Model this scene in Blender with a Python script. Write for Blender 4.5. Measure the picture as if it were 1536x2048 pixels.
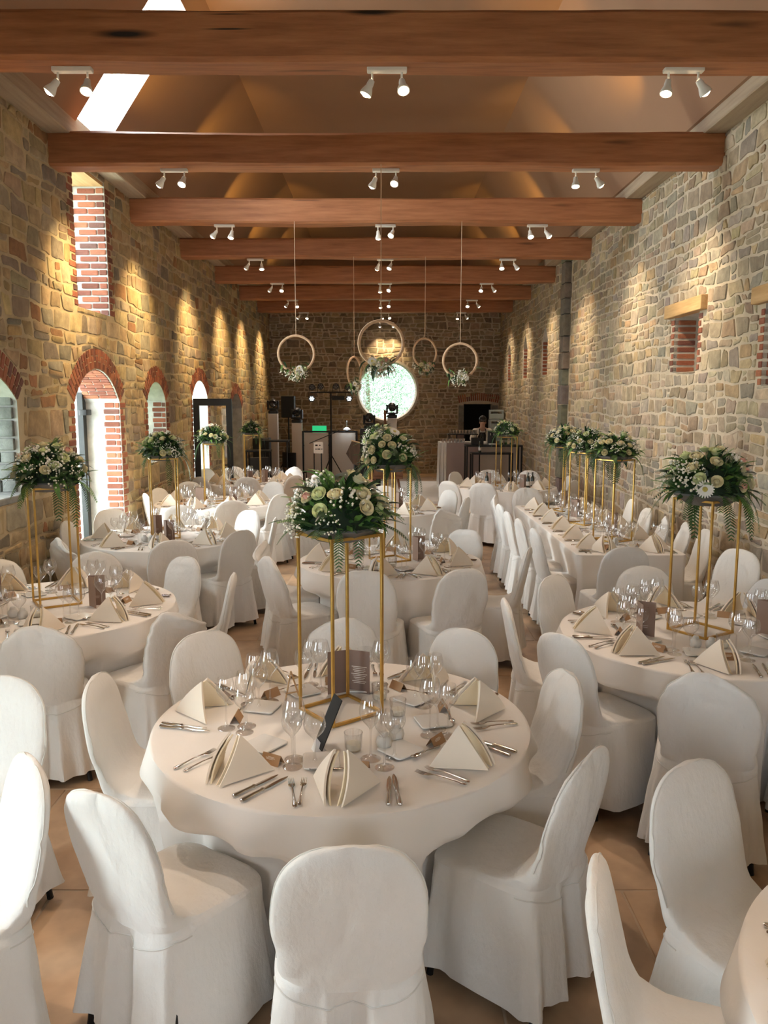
import bpy, bmesh, math, random
from mathutils import Vector, Matrix, Quaternion, noise

for o in list(bpy.data.objects):
    bpy.data.objects.remove(o, do_unlink=True)
scene = bpy.context.scene
COL = scene.collection
PI = math.pi
rnd = random.Random(7)

# ------------------------------------------------------------------ camera
CAM_H = 2.12
PITCH = math.atan((1024 - 802) / 1600.0)
cam_d = bpy.data.cameras.new('camera')
cam_d.sensor_fit = 'VERTICAL'
cam_d.sensor_height = 24.0
cam_d.lens = 24.0 * 1600.0 / 2048.0
cam_d.clip_start = 0.05
cam_d.clip_end = 300
cam = bpy.data.objects.new('camera', cam_d)
COL.objects.link(cam)
cam.location = (0, 0, CAM_H)
cam.rotation_euler = (PI / 2 - PITCH, 0, 0)
scene.camera = cam

# ------------------------------------------------------------------ world, exposure
SKY_STRENGTH = 7.0
world = bpy.data.worlds.new('overcast_sky')
scene.world = world
world.use_nodes = True
wn = world.node_tree
wn.nodes['Background'].inputs['Color'].default_value = (0.86, 0.93, 1.0, 1)
wn.nodes['Background'].inputs['Strength'].default_value = SKY_STRENGTH
scene.view_settings.view_transform = 'Standard'
scene.view_settings.look = 'None'
scene.view_settings.gamma = 1.0
scene.view_settings.exposure = 0.32
scene.view_settings.use_curve_mapping = False

# ------------------------------------------------------------------ daylight at the windows
XL, XR, YB, YF = -3.3, 3.35, 23.5, -3.2      # inner faces of the walls
ZW = 4.72                                    # top of the stone walls
COOL = (0.80, 0.90, 1.0)
def area(name, loc, rot, sx, sy, watt, col):
    d = bpy.data.lights.new(name, 'AREA'); d.shape = 'RECTANGLE'
    d.size = sx; d.size_y = sy; d.energy = watt; d.color = col
    o = bpy.data.objects.new(name, d); COL.objects.link(o)
    o.location = loc; o.rotation_euler = rot
    return o
FRONT_W, DOOR_W, UPWIN_W, SKYLIGHT_W = 16, 150, 65, 150
SIDE_W = 75
# glazed gable wall behind the photographer: two tall windows
area('daylight_front_window', (-1.7, YF - 0.3, 2.6), (PI / 2, 0, 0), 1.1, 1.7, FRONT_W, COOL)
area('daylight_front_window', (1.7, YF - 0.3, 2.6), (PI / 2, 0, 0), 1.1, 1.7, FRONT_W * 0.7, COOL)
area('daylight_side_door', (XL - 1.1, 9.33, 1.5), (0, -PI / 2, 0), 2.3, 1.5, DOOR_W, (0.93, 0.97, 1.0))
area('daylight_near_side_door', (XL - 0.9, 1.75, 1.5), (0, -PI / 2, 0), 2.2, 1.5, SIDE_W, COOL)     # glazed door left of the photographer
area('daylight_far_side_door', (XL - 1.1, 14.45, 1.5), (0, -PI / 2, 0), 2.3, 1.1, DOOR_W * 0.5, (0.93, 0.97, 1.0))
area('daylight_upper_window', (XL - 1.0, 9.4, 4.1), (0, -PI / 2 + 0.35, 0), 1.6, 1.0, UPWIN_W, (0.93, 0.97, 1.0))
area('daylight_niche_window', (XL - 1.0, 6.5, 1.9), (0, -PI / 2, 0), 1.2, 1.2, 10, COOL)

# ------------------------------------------------------------------ mesh helpers
def clean(v):
    return tuple(float(c) for c in v)

class MB:
    """collects geometry for ONE mesh object"""
    def __init__(s):
        s.v = []; s.f = []; s.fm = []; s.cols = None; s.m = 0
    def add(s, verts, faces):
        b = len(s.v); s.v += [tuple(v) for v in verts]
        for f in faces:
            s.f.append(tuple(b + i for i in f)); s.fm.append(s.m)
        return s
    def box(s, c, size, rot=None):
        hx, hy, hz = size[0] / 2, size[1] / 2, size[2] / 2
        P = [Vector((x, y, z)) for x in (-hx, hx) for y in (-hy, hy) for z in (-hz, hz)]
        if rot is not None:
            P = [rot @ p for p in P]
        P = [p + Vector(c) for p in P]
        return s.add(P, [(0, 1, 3, 2), (4, 6, 7, 5), (0, 4, 5, 1), (2, 3, 7, 6), (0, 2, 6, 4), (1, 5, 7, 3)])
    def rbox(s, c, size, r, rot=None, n=3):
        """box with rounded vertical edges and softened top/bottom rim"""
        hx, hy, hz = size[0] / 2, size[1] / 2, size[2] / 2
        r = min(r, hx * .99, hy * .99); e = min(r * .5, hz * .6)
        def ring(ins, z):
            out = []
            for cx, cy, a0 in ((hx - r, hy - r, 0), (-hx + r, hy - r, 90), (-hx + r, -hy + r, 180), (hx - r, -hy + r, 270)):
                for k in range(n + 1):
                    a = math.radians(a0 + 90 * k / n)
                    out.append(Vector((cx + (r - ins) * math.cos(a), cy + (r - ins) * math.sin(a), z)))
            return out
        rings = [ring(e, -hz), ring(0, -hz + e), ring(0, hz - e), ring(e, hz)]
        P = [p for q in rings for p in q]
        if rot is not None:
            P = [rot @ p for p in P]
        P = [p + Vector(c) for p in P]
        m = len(rings[0]); F = []
        for k in range(3):
            for i in range(m):
                j = (i + 1) % m
                F.append((k * m + i, k * m + j, (k + 1) * m + j, (k + 1) * m + i))
        F.append(tuple(reversed(range(m)))); F.append(tuple(range(3 * m, 4 * m)))
        return s.add(P, F)
    def tube(s, pts, rad, n=8, cap=True):
        pts = [Vector(p) for p in pts]
        if not isinstance(rad, (list, tuple)):
            rad = [rad] * len(pts)
        P = []; up = None
        for i, p in enumerate(pts):
            d = (pts[min(i + 1, len(pts) - 1)] - pts[max(i - 1, 0)])
            if d.length < 1e-9: d = Vector((0, 0, 1))
            d.normalize()
            if up is None:
                a = Vector((0, 0, 1)) if abs(d.z) < .9 else Vector((1, 0, 0))
                up = (a - d * a.dot(d)).normalized()
            else:
                up = (up - d * up.dot(d))
                up = up.normalized() if up.length > 1e-6 else d.orthogonal().normalized()
            w = d.cross(up)
            for k in range(n):
                a = 2 * PI * k / n
                P.append(p + (up * math.cos(a) + w * math.sin(a)) * rad[i])
        F = []
        for i in range(len(pts) - 1):
            for k in range(n):
                j = (k + 1) % n
                F.append((i * n + k, i * n + j, (i + 1) * n + j, (i + 1) * n + k))
        if cap:
            F.append(tuple(reversed(range(n)))); F.append(tuple(range((len(pts) - 1) * n, len(pts) * n)))
        return s.add(P, F)
    def lathe(s, prof, n=16, c=(0, 0, 0), closed=False):
        P = []; F = []; c = Vector(c)
        for r, z in prof:
            for k in range(n):
                a = 2 * PI * k / n
                P.append(c + Vector((r * math.cos(a), r * math.sin(a), z)))
        m = len(prof)
        for i in range(m - 1):
            for k in range(n):
                j = (k + 1) % n
                F.append((i * n + k, i * n + j, (i + 1) * n + j, (i + 1) * n + k))
        if closed:
            F.append(tuple(reversed(range(n)))); F.append(tuple(range((m - 1) * n, m * n)))
        return s.add(P, F)
    def ball(s, c, r, n=8, m=5, sc=(1, 1, 1)):
        prof = []
        P = []; c = Vector(c)
        for i in range(1, m):
            t = PI * i / m
            for k in range(n):
                a = 2 * PI * k / n
                P.append(c + Vector((r * math.sin(t) * math.cos(a) * sc[0], r * math.sin(t) * math.sin(a) * sc[1], -r * math.cos(t) * sc[2])))
        P.append(c + Vector((0, 0, -r * sc[2]))); P.append(c + Vector((0, 0, r * sc[2])))
        F = []; q = m - 1
        for i in range(q - 1):
            for k in range(n):
                j = (k + 1) % n
                F.append((i * n + k, i * n + j, (i + 1) * n + j, (i + 1) * n + k))
        for k in range(n):
            j = (k + 1) % n
            F.append((q * n, j, k)); F.append((q * n + 1, (q - 1) * n + k, (q - 1) * n + j))
        return s.add(P, F)
    def mesh(s, name, mats, smooth=True, angle=40):
        me = bpy.data.meshes.new(name)
        me.from_pydata([clean(v) for v in s.v], [], s.f)
        if not isinstance(mats, (list, tuple)): mats = [mats]
        for m in mats: me.materials.append(m)
        if len(mats) > 1:
            me.polygons.foreach_set('material_index', s.fm)
        if s.cols:
            ca = me.color_attributes.new('Col', 'FLOAT_COLOR', 'POINT')
            flat = []
            for c in s.cols: flat += [c[0], c[1], c[2], 1.0]
            ca.data.foreach_set('color', flat)
        me.update()
        if smooth:
            me.polygons.foreach_set('use_smooth', [True] * len(me.polygons))
            try: me.set_sharp_from_angle(angle=math.radians(angle))
            except Exception: pass
        return me
    def build(s, name, mats, parent=None, smooth=True, angle=40, loc=None, rot=None):
        return inst(name, s.mesh(name, mats, smooth, angle), parent, loc, rot)

def inst(name, me, parent=None, loc=None, rot=None, scale=None):
    o = bpy.data.objects.new(name, me); COL.objects.link(o)
    if parent is not None: o.parent = parent
    if loc is not None: o.location = loc
    if rot is not None:
        if isinstance(rot, Quaternion):
            o.rotation_mode = 'QUATERNION'; o.rotation_quaternion = rot
        else: o.rotation_euler = rot
    if scale is not None: o.scale = scale if isinstance(scale, (tuple, list, Vector)) else (scale,) * 3
    return o
def tag(o, label, cat, group=None):
    o['label'] = label; o['category'] = cat
    if group: o['group'] = group
    return o
def thing(name, label, cat, loc=(0, 0, 0), rz=0, group=None):
    o = inst(name, None, None, loc, (0, 0, rz))
    o.empty_display_size = .1
    return tag(o, label, cat, group)
def struct(o, label=None, cat=None):
    o['kind'] = 'structure'
    if label: o['label'] = label
    if cat: o['category'] = cat
    return o
def stuff(o):
    o['kind'] = 'stuff'; return o
def dup(root, loc, rz, label, cat=None, group=None):
    r = root.copy(); COL.objects.link(r); r.location = loc; r.rotation_euler = (0, 0, rz)
    r['label'] = label
    if group: r['group'] = group
    for ch in root.children:
        c = ch.copy(); COL.objects.link(c); c.parent = r
        for g in ch.children:
            d = g.copy(); COL.objects.link(d); d.parent = c
    return r
def Rz(a): return Matrix.Rotation(a, 3, 'Z')
def Rx(a): return Matrix.Rotation(a, 3, 'X')
def Ry(a): return Matrix.Rotation(a, 3, 'Y')

def proj(p):
    x, y, z = p[0], p[1], p[2] - CAM_H
    d = y * math.cos(PITCH) - z * math.sin(PITCH); v = y * math.sin(PITCH) + z * math.cos(PITCH)
    if d < .1: return None
    return 768 + 1600 * x / d, 1024 - 1600 * v / d

# ------------------------------------------------------------------ materials
def nodes(name):
    m = bpy.data.materials.new(name); m.use_nodes = True
    nt = m.node_tree; b = nt.nodes['Principled BSDF']
    return m, nt, b
def N(nt, t, **kw):
    n = nt.nodes.new(t)
    for k, v in kw.items(): setattr(n, k, v)
    return n
def coord(nt, sc=(1, 1, 1), kind='Object'):
    tc = N(nt, 'ShaderNodeTexCoord'); mp = N(nt, 'ShaderNodeMapping')
    mp.inputs['Scale'].default_value = sc
    nt.links.new(tc.outputs[kind], mp.inputs['Vector'])
    return mp.outputs['Vector']
def noise_n(nt, vec, scale, detail=4, rough=.55):
    n = N(nt, 'ShaderNodeTexNoise'); n.inputs['Scale'].default_value = scale
    n.inputs['Detail'].default_value = detail; n.inputs['Roughness'].default_value = rough
    nt.links.new(vec, n.inputs['Vector'])
    return n.outputs['Fac']
def ramp(nt, fac, stops):
    r = N(nt, 'ShaderNodeValToRGB')
    while len(r.color_ramp.elements) < len(stops): r.color_ramp.elements.new(.5)
    for e, (p, c) in zip(r.color_ramp.elements, stops):
        e.position = p; e.color = (*c, 1)
    nt.links.new(fac, r.inputs['Fac'])
    return r.outputs['Color']
def bump(nt, b, fac, strength, dist=.01):
    bn = N(nt, 'ShaderNodeBump'); bn.inputs['Strength'].default_value = strength; bn.inputs['Distance'].default_value = dist
    nt.links.new(fac, bn.inputs['Height']); nt.links.new(bn.outputs['Normal'], b.inputs['Normal'])
def mix(nt, a, c, fac, mode='MIX'):
    m = N(nt, 'ShaderNodeMix', data_type='RGBA', blend_type=mode)
    if isinstance(fac, float): m.inputs['Factor'].default_value = fac
    else: nt.links.new(fac, m.inputs['Factor'])
    for i, q in ((6, a), (7, c)):
        if isinstance(q, tuple): m.inputs[i].default_value = (*q, 1)
        else: nt.links.new(q, m.inputs[i])
    return m.outputs[2]

def plain(name, col, rough=.5, metal=0., var=.12, scale=6, bmp=0., bscale=40, coat=0., sheen=0., trans=0.):
    m, nt, b = nodes(name)
    v = coord(nt)
    d = tuple(c * (1 - var) for c in col); l = tuple(min(1, c * (1 + var)) for c in col)
    c = ramp(nt, noise_n(nt, v, scale), [(.3, d), (.7, l)])
    nt.links.new(c, b.inputs['Base Color'])
    b.inputs['Roughness'].default_value = rough; b.inputs['Metallic'].default_value = metal
    if coat: b.inputs['Coat Weight'].default_value = coat
    if sheen: b.inputs['Sheen Weight'].default_value = sheen
    if bmp: bump(nt, b, noise_n(nt, v, bscale), bmp, .004)
    return m
def emit(name, col, strength):
    m, nt, b = nodes(name)
    b.inputs['Base Color'].default_value = (*col, 1)
    b.inputs['Emission Color'].default_value = (*col, 1); b.inputs['Emission Strength'].default_value = strength
    return m
def glass_thin(name, tint=(1, 1, 1), base=.04, edge=.55, rough=.02):
    m = bpy.data.materials.new(name); m.use_nodes = True; nt = m.node_tree; nt.nodes.clear()
    out = N(nt, 'ShaderNodeOutputMaterial'); tr = N(nt, 'ShaderNodeBsdfTransparent'); gl = N(nt, 'ShaderNodeBsdfGlossy')
    tr.inputs['Color'].default_value = (*tint, 1); gl.inputs['Roughness'].default_value = rough
    lw = N(nt, 'ShaderNodeLayerWeight'); lw.inputs['Blend'].default_value = .5
    pw = N(nt, 'ShaderNodeMath', operation='POWER'); pw.inputs[1].default_value = 3.0
    mr = N(nt, 'ShaderNodeMapRange'); mr.inputs['To Min'].default_value = base; mr.inputs['To Max'].default_value = edge
    nt.links.new(lw.outputs['Facing'], pw.inputs[0]); nt.links.new(pw.outputs[0], mr.inputs['Value'])
    mx = N(nt, 'ShaderNodeMixShader'); nt.links.new(mr.outputs[0], mx.inputs['Fac'])
    nt.links.new(tr.outputs[0], mx.inputs[1]); nt.links.new(gl.outputs[0], mx.inputs[2]); nt.links.new(mx.outputs[0], out.inputs['Surface'])
    return m
def stone_mat(name, rough=.9, bs=.6):
    m, nt, b = nodes(name)
    at = N(nt, 'ShaderNodeAttribute', attribute_name='Col')
    v = coord(nt)
    f = noise_n(nt, v, 9, 6, .65)
    c = mix(nt, at.outputs['Color'], ramp(nt, f, [(.3, (.55, .52, .48)), (.7, (1.25, 1.2, 1.1))]), .75, 'MULTIPLY')
    nt.links.new(c, b.inputs['Base Color']); b.inputs['Roughness'].default_value = rough
    bump(nt, b, noise_n(nt, v, 30, 5, .7), bs, .012)
    return m
def brick_mat():
    m, nt, b = nodes('red_brick')
    oi = N(nt, 'ShaderNodeObjectInfo'); v = coord(nt, (1, 1, 1), 'Object')
    c = ramp(nt, oi.outputs['Random'], [(.0, (.20, .07, .045)), (.3, (.36, .12, .07)), (.6, (.44, .17, .09)), (.85, (.28, .10, .07)), (1., (.16, .09, .075))])
    c = mix(nt, c, ramp(nt, noise_n(nt, v, 3, 5), [(.3, (.7, .7, .7)), (.7, (1.2, 1.2, 1.2))]), .6, 'MULTIPLY')
    nt.links.new(c, b.inputs['Base Color']); b.inputs['Roughness'].default_value = .9
    bump(nt, b, noise_n(nt, v, 12, 4), .5, .05)
    return m
def wood_mat(name, c0, c1, c2, sc=(.5, 6, 6), rough=.6, knots=False):
    m, nt, b = nodes(name)
    v = coord(nt, sc)
    f = noise_n(nt, v, 4, 6, .6)
    c = ramp(nt, f, [(.25, c0), (.5, c1), (.75, c2)])
    if knots:
        vk = coord(nt, (.35, 2.2, 2.2))
        k = noise_n(nt, vk, 1.6, 2)
        c = mix(nt, c, tuple(x * .16 for x in c0), ramp(nt, k, [(.70, (0, 0, 0)), (.76, (1, 1, 1))]))
        v2 = coord(nt, (.25, 14, 14)); cr = noise_n(nt, v2, 2.2, 3)
        c = mix(nt, c, tuple(x * .25 for x in c0), ramp(nt, cr, [(.74, (0, 0, 0)), (.78, (1, 1, 1))]))
    nt.links.new(c, b.inputs['Base Color']); b.inputs['Roughness'].default_value = rough
    bump(nt, b, f, .35, .01)
    return m
def cloth_mat(name, col, rough=.85, weave=.25, sheen=.2, crease=.25):
    m, nt, b = nodes(name)
    v = coord(nt)
    c = ramp(nt, noise_n(nt, v, 2.2, 3), [(.3, tuple(x * .95 for x in col)), (.7, col)])
    nt.links.new(c, b.inputs['Base Color']); b.inputs['Roughness'].default_value = rough
    b.inputs['Sheen Weight'].default_value = sheen
    f1 = noise_n(nt, v, 400, 2); f2 = noise_n(nt, coord(nt, (1.5, 1.5, .8)), 5.5, 4)
    mm = N(nt, 'ShaderNodeMath', operation='MULTIPLY_ADD'); mm.inputs[1].default_value = .04
    nt.links.new(f1, mm.inputs[0]); nt.links.new(f2, mm.inputs[2])
    bump(nt, b, mm.outputs[0], crease, .03)
    return m

M = {}
M['stone'] = stone_mat('wall_stone')
M['mortar'] = plain('lime_mortar', (.52, .44, .335), .95, var=.14, scale=5, bmp=.8, bscale=26)
M['mortar_left'] = plain('ochre_lime_mortar', (.50, .405, .26), .95, var=.14, scale=5, bmp=.8, bscale=26)
M['reveal'] = plain('limewashed_reveal', (.55, .54, .50), .95, var=.2, scale=7, bmp=.9, bscale=22)
M['brick'] = brick_mat()
M['ceiling'] = plain('taupe_plaster', (.335, .195, .12), .9, var=.03, scale=1.5)
M['plaster_white'] = plain('white_plaster_reveal', (.85, .83, .78), .9, var=.02)
M['plate'] = wood_mat('pale_wall_plate', (.34, .26, .185), (.42, .33, .24), (.48, .39, .29), (6, .4, 6), .8)
M['beam'] = wood_mat('oak_beam', (.27, .10, .043), (.40, .16, .07), (.50, .225, .105), (.5, 6, 6), .55, True)
M['lintel'] = wood_mat('oak_lintel', (.40, .24, .10), (.52, .33, .15), (.60, .40, .2), (6, .6, 6), .6)
M['tile'] = plain('floor_stone_tile', (.42, .275, .165), .42, var=.38, scale=2.6, bmp=.25, bscale=14)
M['grout'] = plain('floor_grout', (.46, .35, .25), .9)
M['white_paint'] = plain('white_enamel', (.82, .81, .79), .35, var=.02)
M['black_metal'] = plain('black_metal', (.012, .012, .013), .45, .3, var=.1)
M['black_plastic'] = plain('black_plastic', (.010, .010, .011), .5, var=.1)
M['doorway_darkness'] = plain('unlit_room_black', (.006, .006, .006), .95)  # darkness beyond the far doorway put into a black colour
M['frame_black'] = plain('black_aluminium', (.018, .019, .02), .35, .2)
M['pane'] = glass_thin('window_pane', (.97, .99, .98), .04, .5, .01)
M['glass'] = glass_thin('clear_glass', (.99, .99, .99), .14, .9, .01)
M['bar_glass'] = glass_thin('bar_tumbler_glass', (1, 1, 1), .28, .9, .08)
M['cover'] = cloth_mat('chair_cover_fabric', (.80, .775, .735), .8, sheen=.25, crease=.6)
M['cloth'] = cloth_mat('tablecloth_linen', (.83, .785, .735), .85, sheen=.15, crease=.12)
M['seam'] = cloth_mat('seam_fabric', (.70, .675, .63), .9, crease=.0)
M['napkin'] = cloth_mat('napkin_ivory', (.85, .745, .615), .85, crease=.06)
M['napkin_fold_shade'] = cloth_mat('napkin_fold_gold_shade', (.82, .69, .48), .85, crease=.06)  # golden shade inside the folds put into the colour
M['gold'] = plain('brushed_gold', (.58, .36, .10), .38, .85, var=.1, scale=20)
M['steel'] = plain('polished_steel', (.55, .53, .51), .16, 1.0, var=.05)
M['bowl_grey'] = plain('slate_grey_dish', (.10, .098, .092), .55, var=.15)
M['beam_knot'] = None
M['menu'] = plain('taupe_card', (.21, .135, .105), .75, var=.05)
M['menu_taupe'] = plain('light_taupe_card', (.33, .225, .175), .75, var=.05)
M['menu_light'] = plain('pale_card', (.62, .56, .50), .75, var=.03)
M['print'] = plain('pale_print', (.75, .68, .6), .8, var=.0)
M['black_card'] = plain('black_card', (.008, .008, .008), .7)
M['kraft'] = plain('kraft_card', (.42, .25, .13), .8, var=.05)
M['porcelain'] = plain('white_porcelain', (.80, .79, .76), .18, var=.02, coat=.4)
M['ceramic'] = plain('grey_white_ceramic', (.66, .64, .60), .35, var=.03)
M['wax'] = plain('candle_wax', (.82, .76, .62), .5, var=.04)
M['fern'] = plain('fern_green', (.038, .10, .022), .55, var=.45, scale=9)
M['fern2'] = plain('bright_fern_green', (.11, .23, .045), .55, var=.4, scale=9)
M['leaf'] = plain('glossy_dark_leaf', (.020, .052, .022), .35, var=.4, scale=8)
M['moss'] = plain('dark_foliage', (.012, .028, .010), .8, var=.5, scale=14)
M['rose_cream'] = plain('cream_rose_petal', (.78, .70, .42), .6, var=.08, scale=14, sheen=.3)
M['rose_green'] = plain('pale_green_rose_petal', (.66, .70, .36), .6, var=.12, scale=14, sheen=.3)
M['rose_pink'] = plain('pink_rose_petal', (.80, .42, .33), .6, var=.12, scale=14, sheen=.3)
M['petal_white'] = plain('white_gerbera_petal', (.86, .84, .78), .6, var=.04)
M['gerbera_heart'] = plain('gerbera_heart', (.55, .45, .12), .8, var=.2, scale=60)
M['berry'] = plain('white_blossom', (.84, .80, .70), .6, var=.05)
M['rope'] = plain('hoop_rope', (.62, .42, .27), .75, var=.15, scale=30)
M['string'] = plain('pale_string', (.62, .46, .32), .8)
M['easel'] = wood_mat('brown_wood', (.14, .055, .025), (.2, .085, .04), (.26, .12, .06), (4, 4, .6), .5)
M['light_wood'] = wood_mat('pale_wood', (.45, .27, .13), (.55, .35, .18), (.62, .42, .24), (4, 4, .6), .6)
M['panel_white'] = plain('white_stretch_panel', (.72, .66, .60), .7, var=.04, scale=2)
M['dance'] = plain('white_dance_floor', (.78, .78, .77), .3, var=.05)
M['mauve'] = cloth_mat('mauve_cloth', (.42, .34, .33), .8, crease=.1)
M['beige_panel'] = plain('beige_panel', (.45, .36, .28), .7, var=.04)
M['bulb'] = emit('halogen_bulb', (1.0, .80, .55), 28)
M['lid_green_glow'] = emit('green_glow_lid', (.02, .42, .16), 1.0)  # green light on the laptop lid put in as its own glow
M['led_white'] = emit('led_face', (.85, .95, 1.0), 8)
M['skin'] = plain('skin', (.52, .32, .23), .55, var=.06)
M['shirt'] = cloth_mat('white_shirt', (.78, .74, .68), .8, crease=.3)
M['blue_crate'] = plain('pale_blue_crate', (.38, .45, .47), .6, var=.1)
M['bark'] = plain('bark', (.16, .12, .08), .9, var=.3)
M['tree_leaf'] = plain('sunlit_leaf', (.19, .275, .195), .6, var=.35, scale=3)
M['grass'] = plain('grass_ground', (.20, .32, .10), .9, var=.3, scale=4)
M['oak_door'] = wood_mat('dark_oak_door', (.05, .028, .016), (.08, .045, .025), (.11, .06, .035), (5, 5, .6), .6)
M['wine'] = plain('dark_bottle_glass', (.012, .02, .012), .1, var=.1, coat=.5)
# ================================================================== STRUCTURE
def seg_arch(u0, u1, sp, rise, n=14, grow=0.):
    a = (u1 - u0) / 2; R = (a * a + rise * rise) / (2 * rise); cu = (u0 + u1) / 2; cv = sp + rise - R
    a0 = math.asin(min(1, a / R))
    return [(cu + (R + grow) * math.sin(t), cv + (R + grow) * math.cos(t)) for t in [a0 - 2 * a0 * k / n for k in range(n + 1)]], (cu, cv, R, a0)
def hull(pts):
    pts = sorted(set(pts))
    def half(ps):
        h = []
        for p in ps:
            while len(h) >= 2 and (h[-1][0] - h[-2][0]) * (p[1] - h[-2][1]) - (h[-1][1] - h[-2][1]) * (p[0] - h[-2][0]) <= 0: h.pop()
            h.append(p)
        return h
    a = half(pts); b = half(pts[::-1])
    return a[:-1] + b[:-1]
def clip(poly, p, q, keep_left=True):
    out = []; s = 1 if keep_left else -1
    def side(t): return s * ((q[0] - p[0]) * (t[1] - p[1]) - (q[1] - p[1]) * (t[0] - p[0]))
    for i in range(len(poly)):
        a, b = poly[i], poly[(i + 1) % len(poly)]; sa, sb = side(a), side(b)
        if sa >= 0: out.append(a)
        if sa * sb < 0:
            t = sa / (sa - sb); out.append((a[0] + (b[0] - a[0]) * t, a[1] + (b[1] - a[1]) * t))
    return out
def parea(p):
    return abs(sum(p[i][0] * p[(i + 1) % len(p)][1] - p[(i + 1) % len(p)][0] * p[i][1] for i in range(len(p)))) / 2 if len(p) > 2 else 0

class Wall:
    def __init__(s, name, mapping, u0, u1, v0, v1, thick, normal_flip, mort='mortar'):
        s.mort = mort; s.name, s.W, s.u0, s.u1, s.v0, s.v1, s.t, s.flip = name, mapping, u0, u1, v0, v1, thick, normal_flip
        s.open = []; s.keep = []; s.bricks = []
    def opening(s, loop, depth=None, keep=None):
        s.open.append((loop, depth)); s.keep.append(hull(keep or loop))
    def rect(s, a, b, c, d, depth=None, m=0.):
        s.opening([(a, c), (b, c), (b, d), (a, d)], depth, [(a - m, c), (b + m, c), (b + m, d), (a - m, d)])
    def arch(s, u0, u1, v0, sp, rise, depth=None, jamb=.18, ring=.24):
        arc, inf = seg_arch(u0, u1, sp, rise)
        loop = [(u0, v0), (u1, v0)] + arc
        oarc, _ = seg_arch(u0, u1, sp, rise, grow=ring)
        keep = loop + oarc
        if jamb: keep = keep + [(u0 - jamb, v0), (u1 + jamb, v0), (u1 + jamb, sp), (u0 - jamb, sp)]
        s.opening(loop, depth, keep)
        return inf
    def brick(s, u, v, du, dv, ang=0., h=-.02, dh=.06):
        s.bricks.append((u, v, h, du, dv, dh, ang, 0))
    def brick_reveal(s, u, v, h, dhh, dv, du=.05):
        s.bricks.append((u, v, h, du, dv, dhh, 0., 1))
    def mesh(s):
        bm = bmesh.new()
        def face_set(h, loops, flip):
            ed = []
            for L in loops:
                vs = [bm.verts.new(s.W(u, v, h)) for u, v in L]
                for i in range(len(vs)): ed.append(bm.edges.new((vs[i], vs[(i + 1) % len(vs)])))
            r = bmesh.ops.triangle_fill(bm, use_beauty=True, use_dissolve=False, edges=ed)
            fs = [g for g in r['geom'] if isinstance(g, bmesh.types.BMFace)]
            n0 = s.W(0, 0, 1) - s.W(0, 0, 0)
            for f in fs:
                f.normal_update()
                if (f.normal.dot(n0) < 0) != flip: f.normal_flip()
        rim = [(s.u0, s.v0), (s.u1, s.v0), (s.u1, s.v1), (s.u0, s.v1)]
        face_set(0, [rim] + [l for l, d in s.open], False)
        face_set(-s.t, [rim] + [l for l, d in s.open if d is None], True)
        for L, d in s.open:
            dd = s.t if d is None else d
            a = [bm.verts.new(s.W(u, v, 0)) for u, v in L]; b = [bm.verts.new(s.W(u, v, -dd)) for u, v in L]
            for i in range(len(L)):
                j = (i + 1) % len(L)
                f = bm.faces.new((a[i], a[j], b[j], b[i])); f.material_index = 1
            if d is not None:
                f = bm.faces.new(b); f.material_index = 1
        me = bpy.data.meshes.new(s.name); bm.to_mesh(me); bm.free()
        me.materials.append(M[s.mort]); me.materials.append(M['reveal'])
        o = inst(s.name, me); struct(o)
        return o

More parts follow.
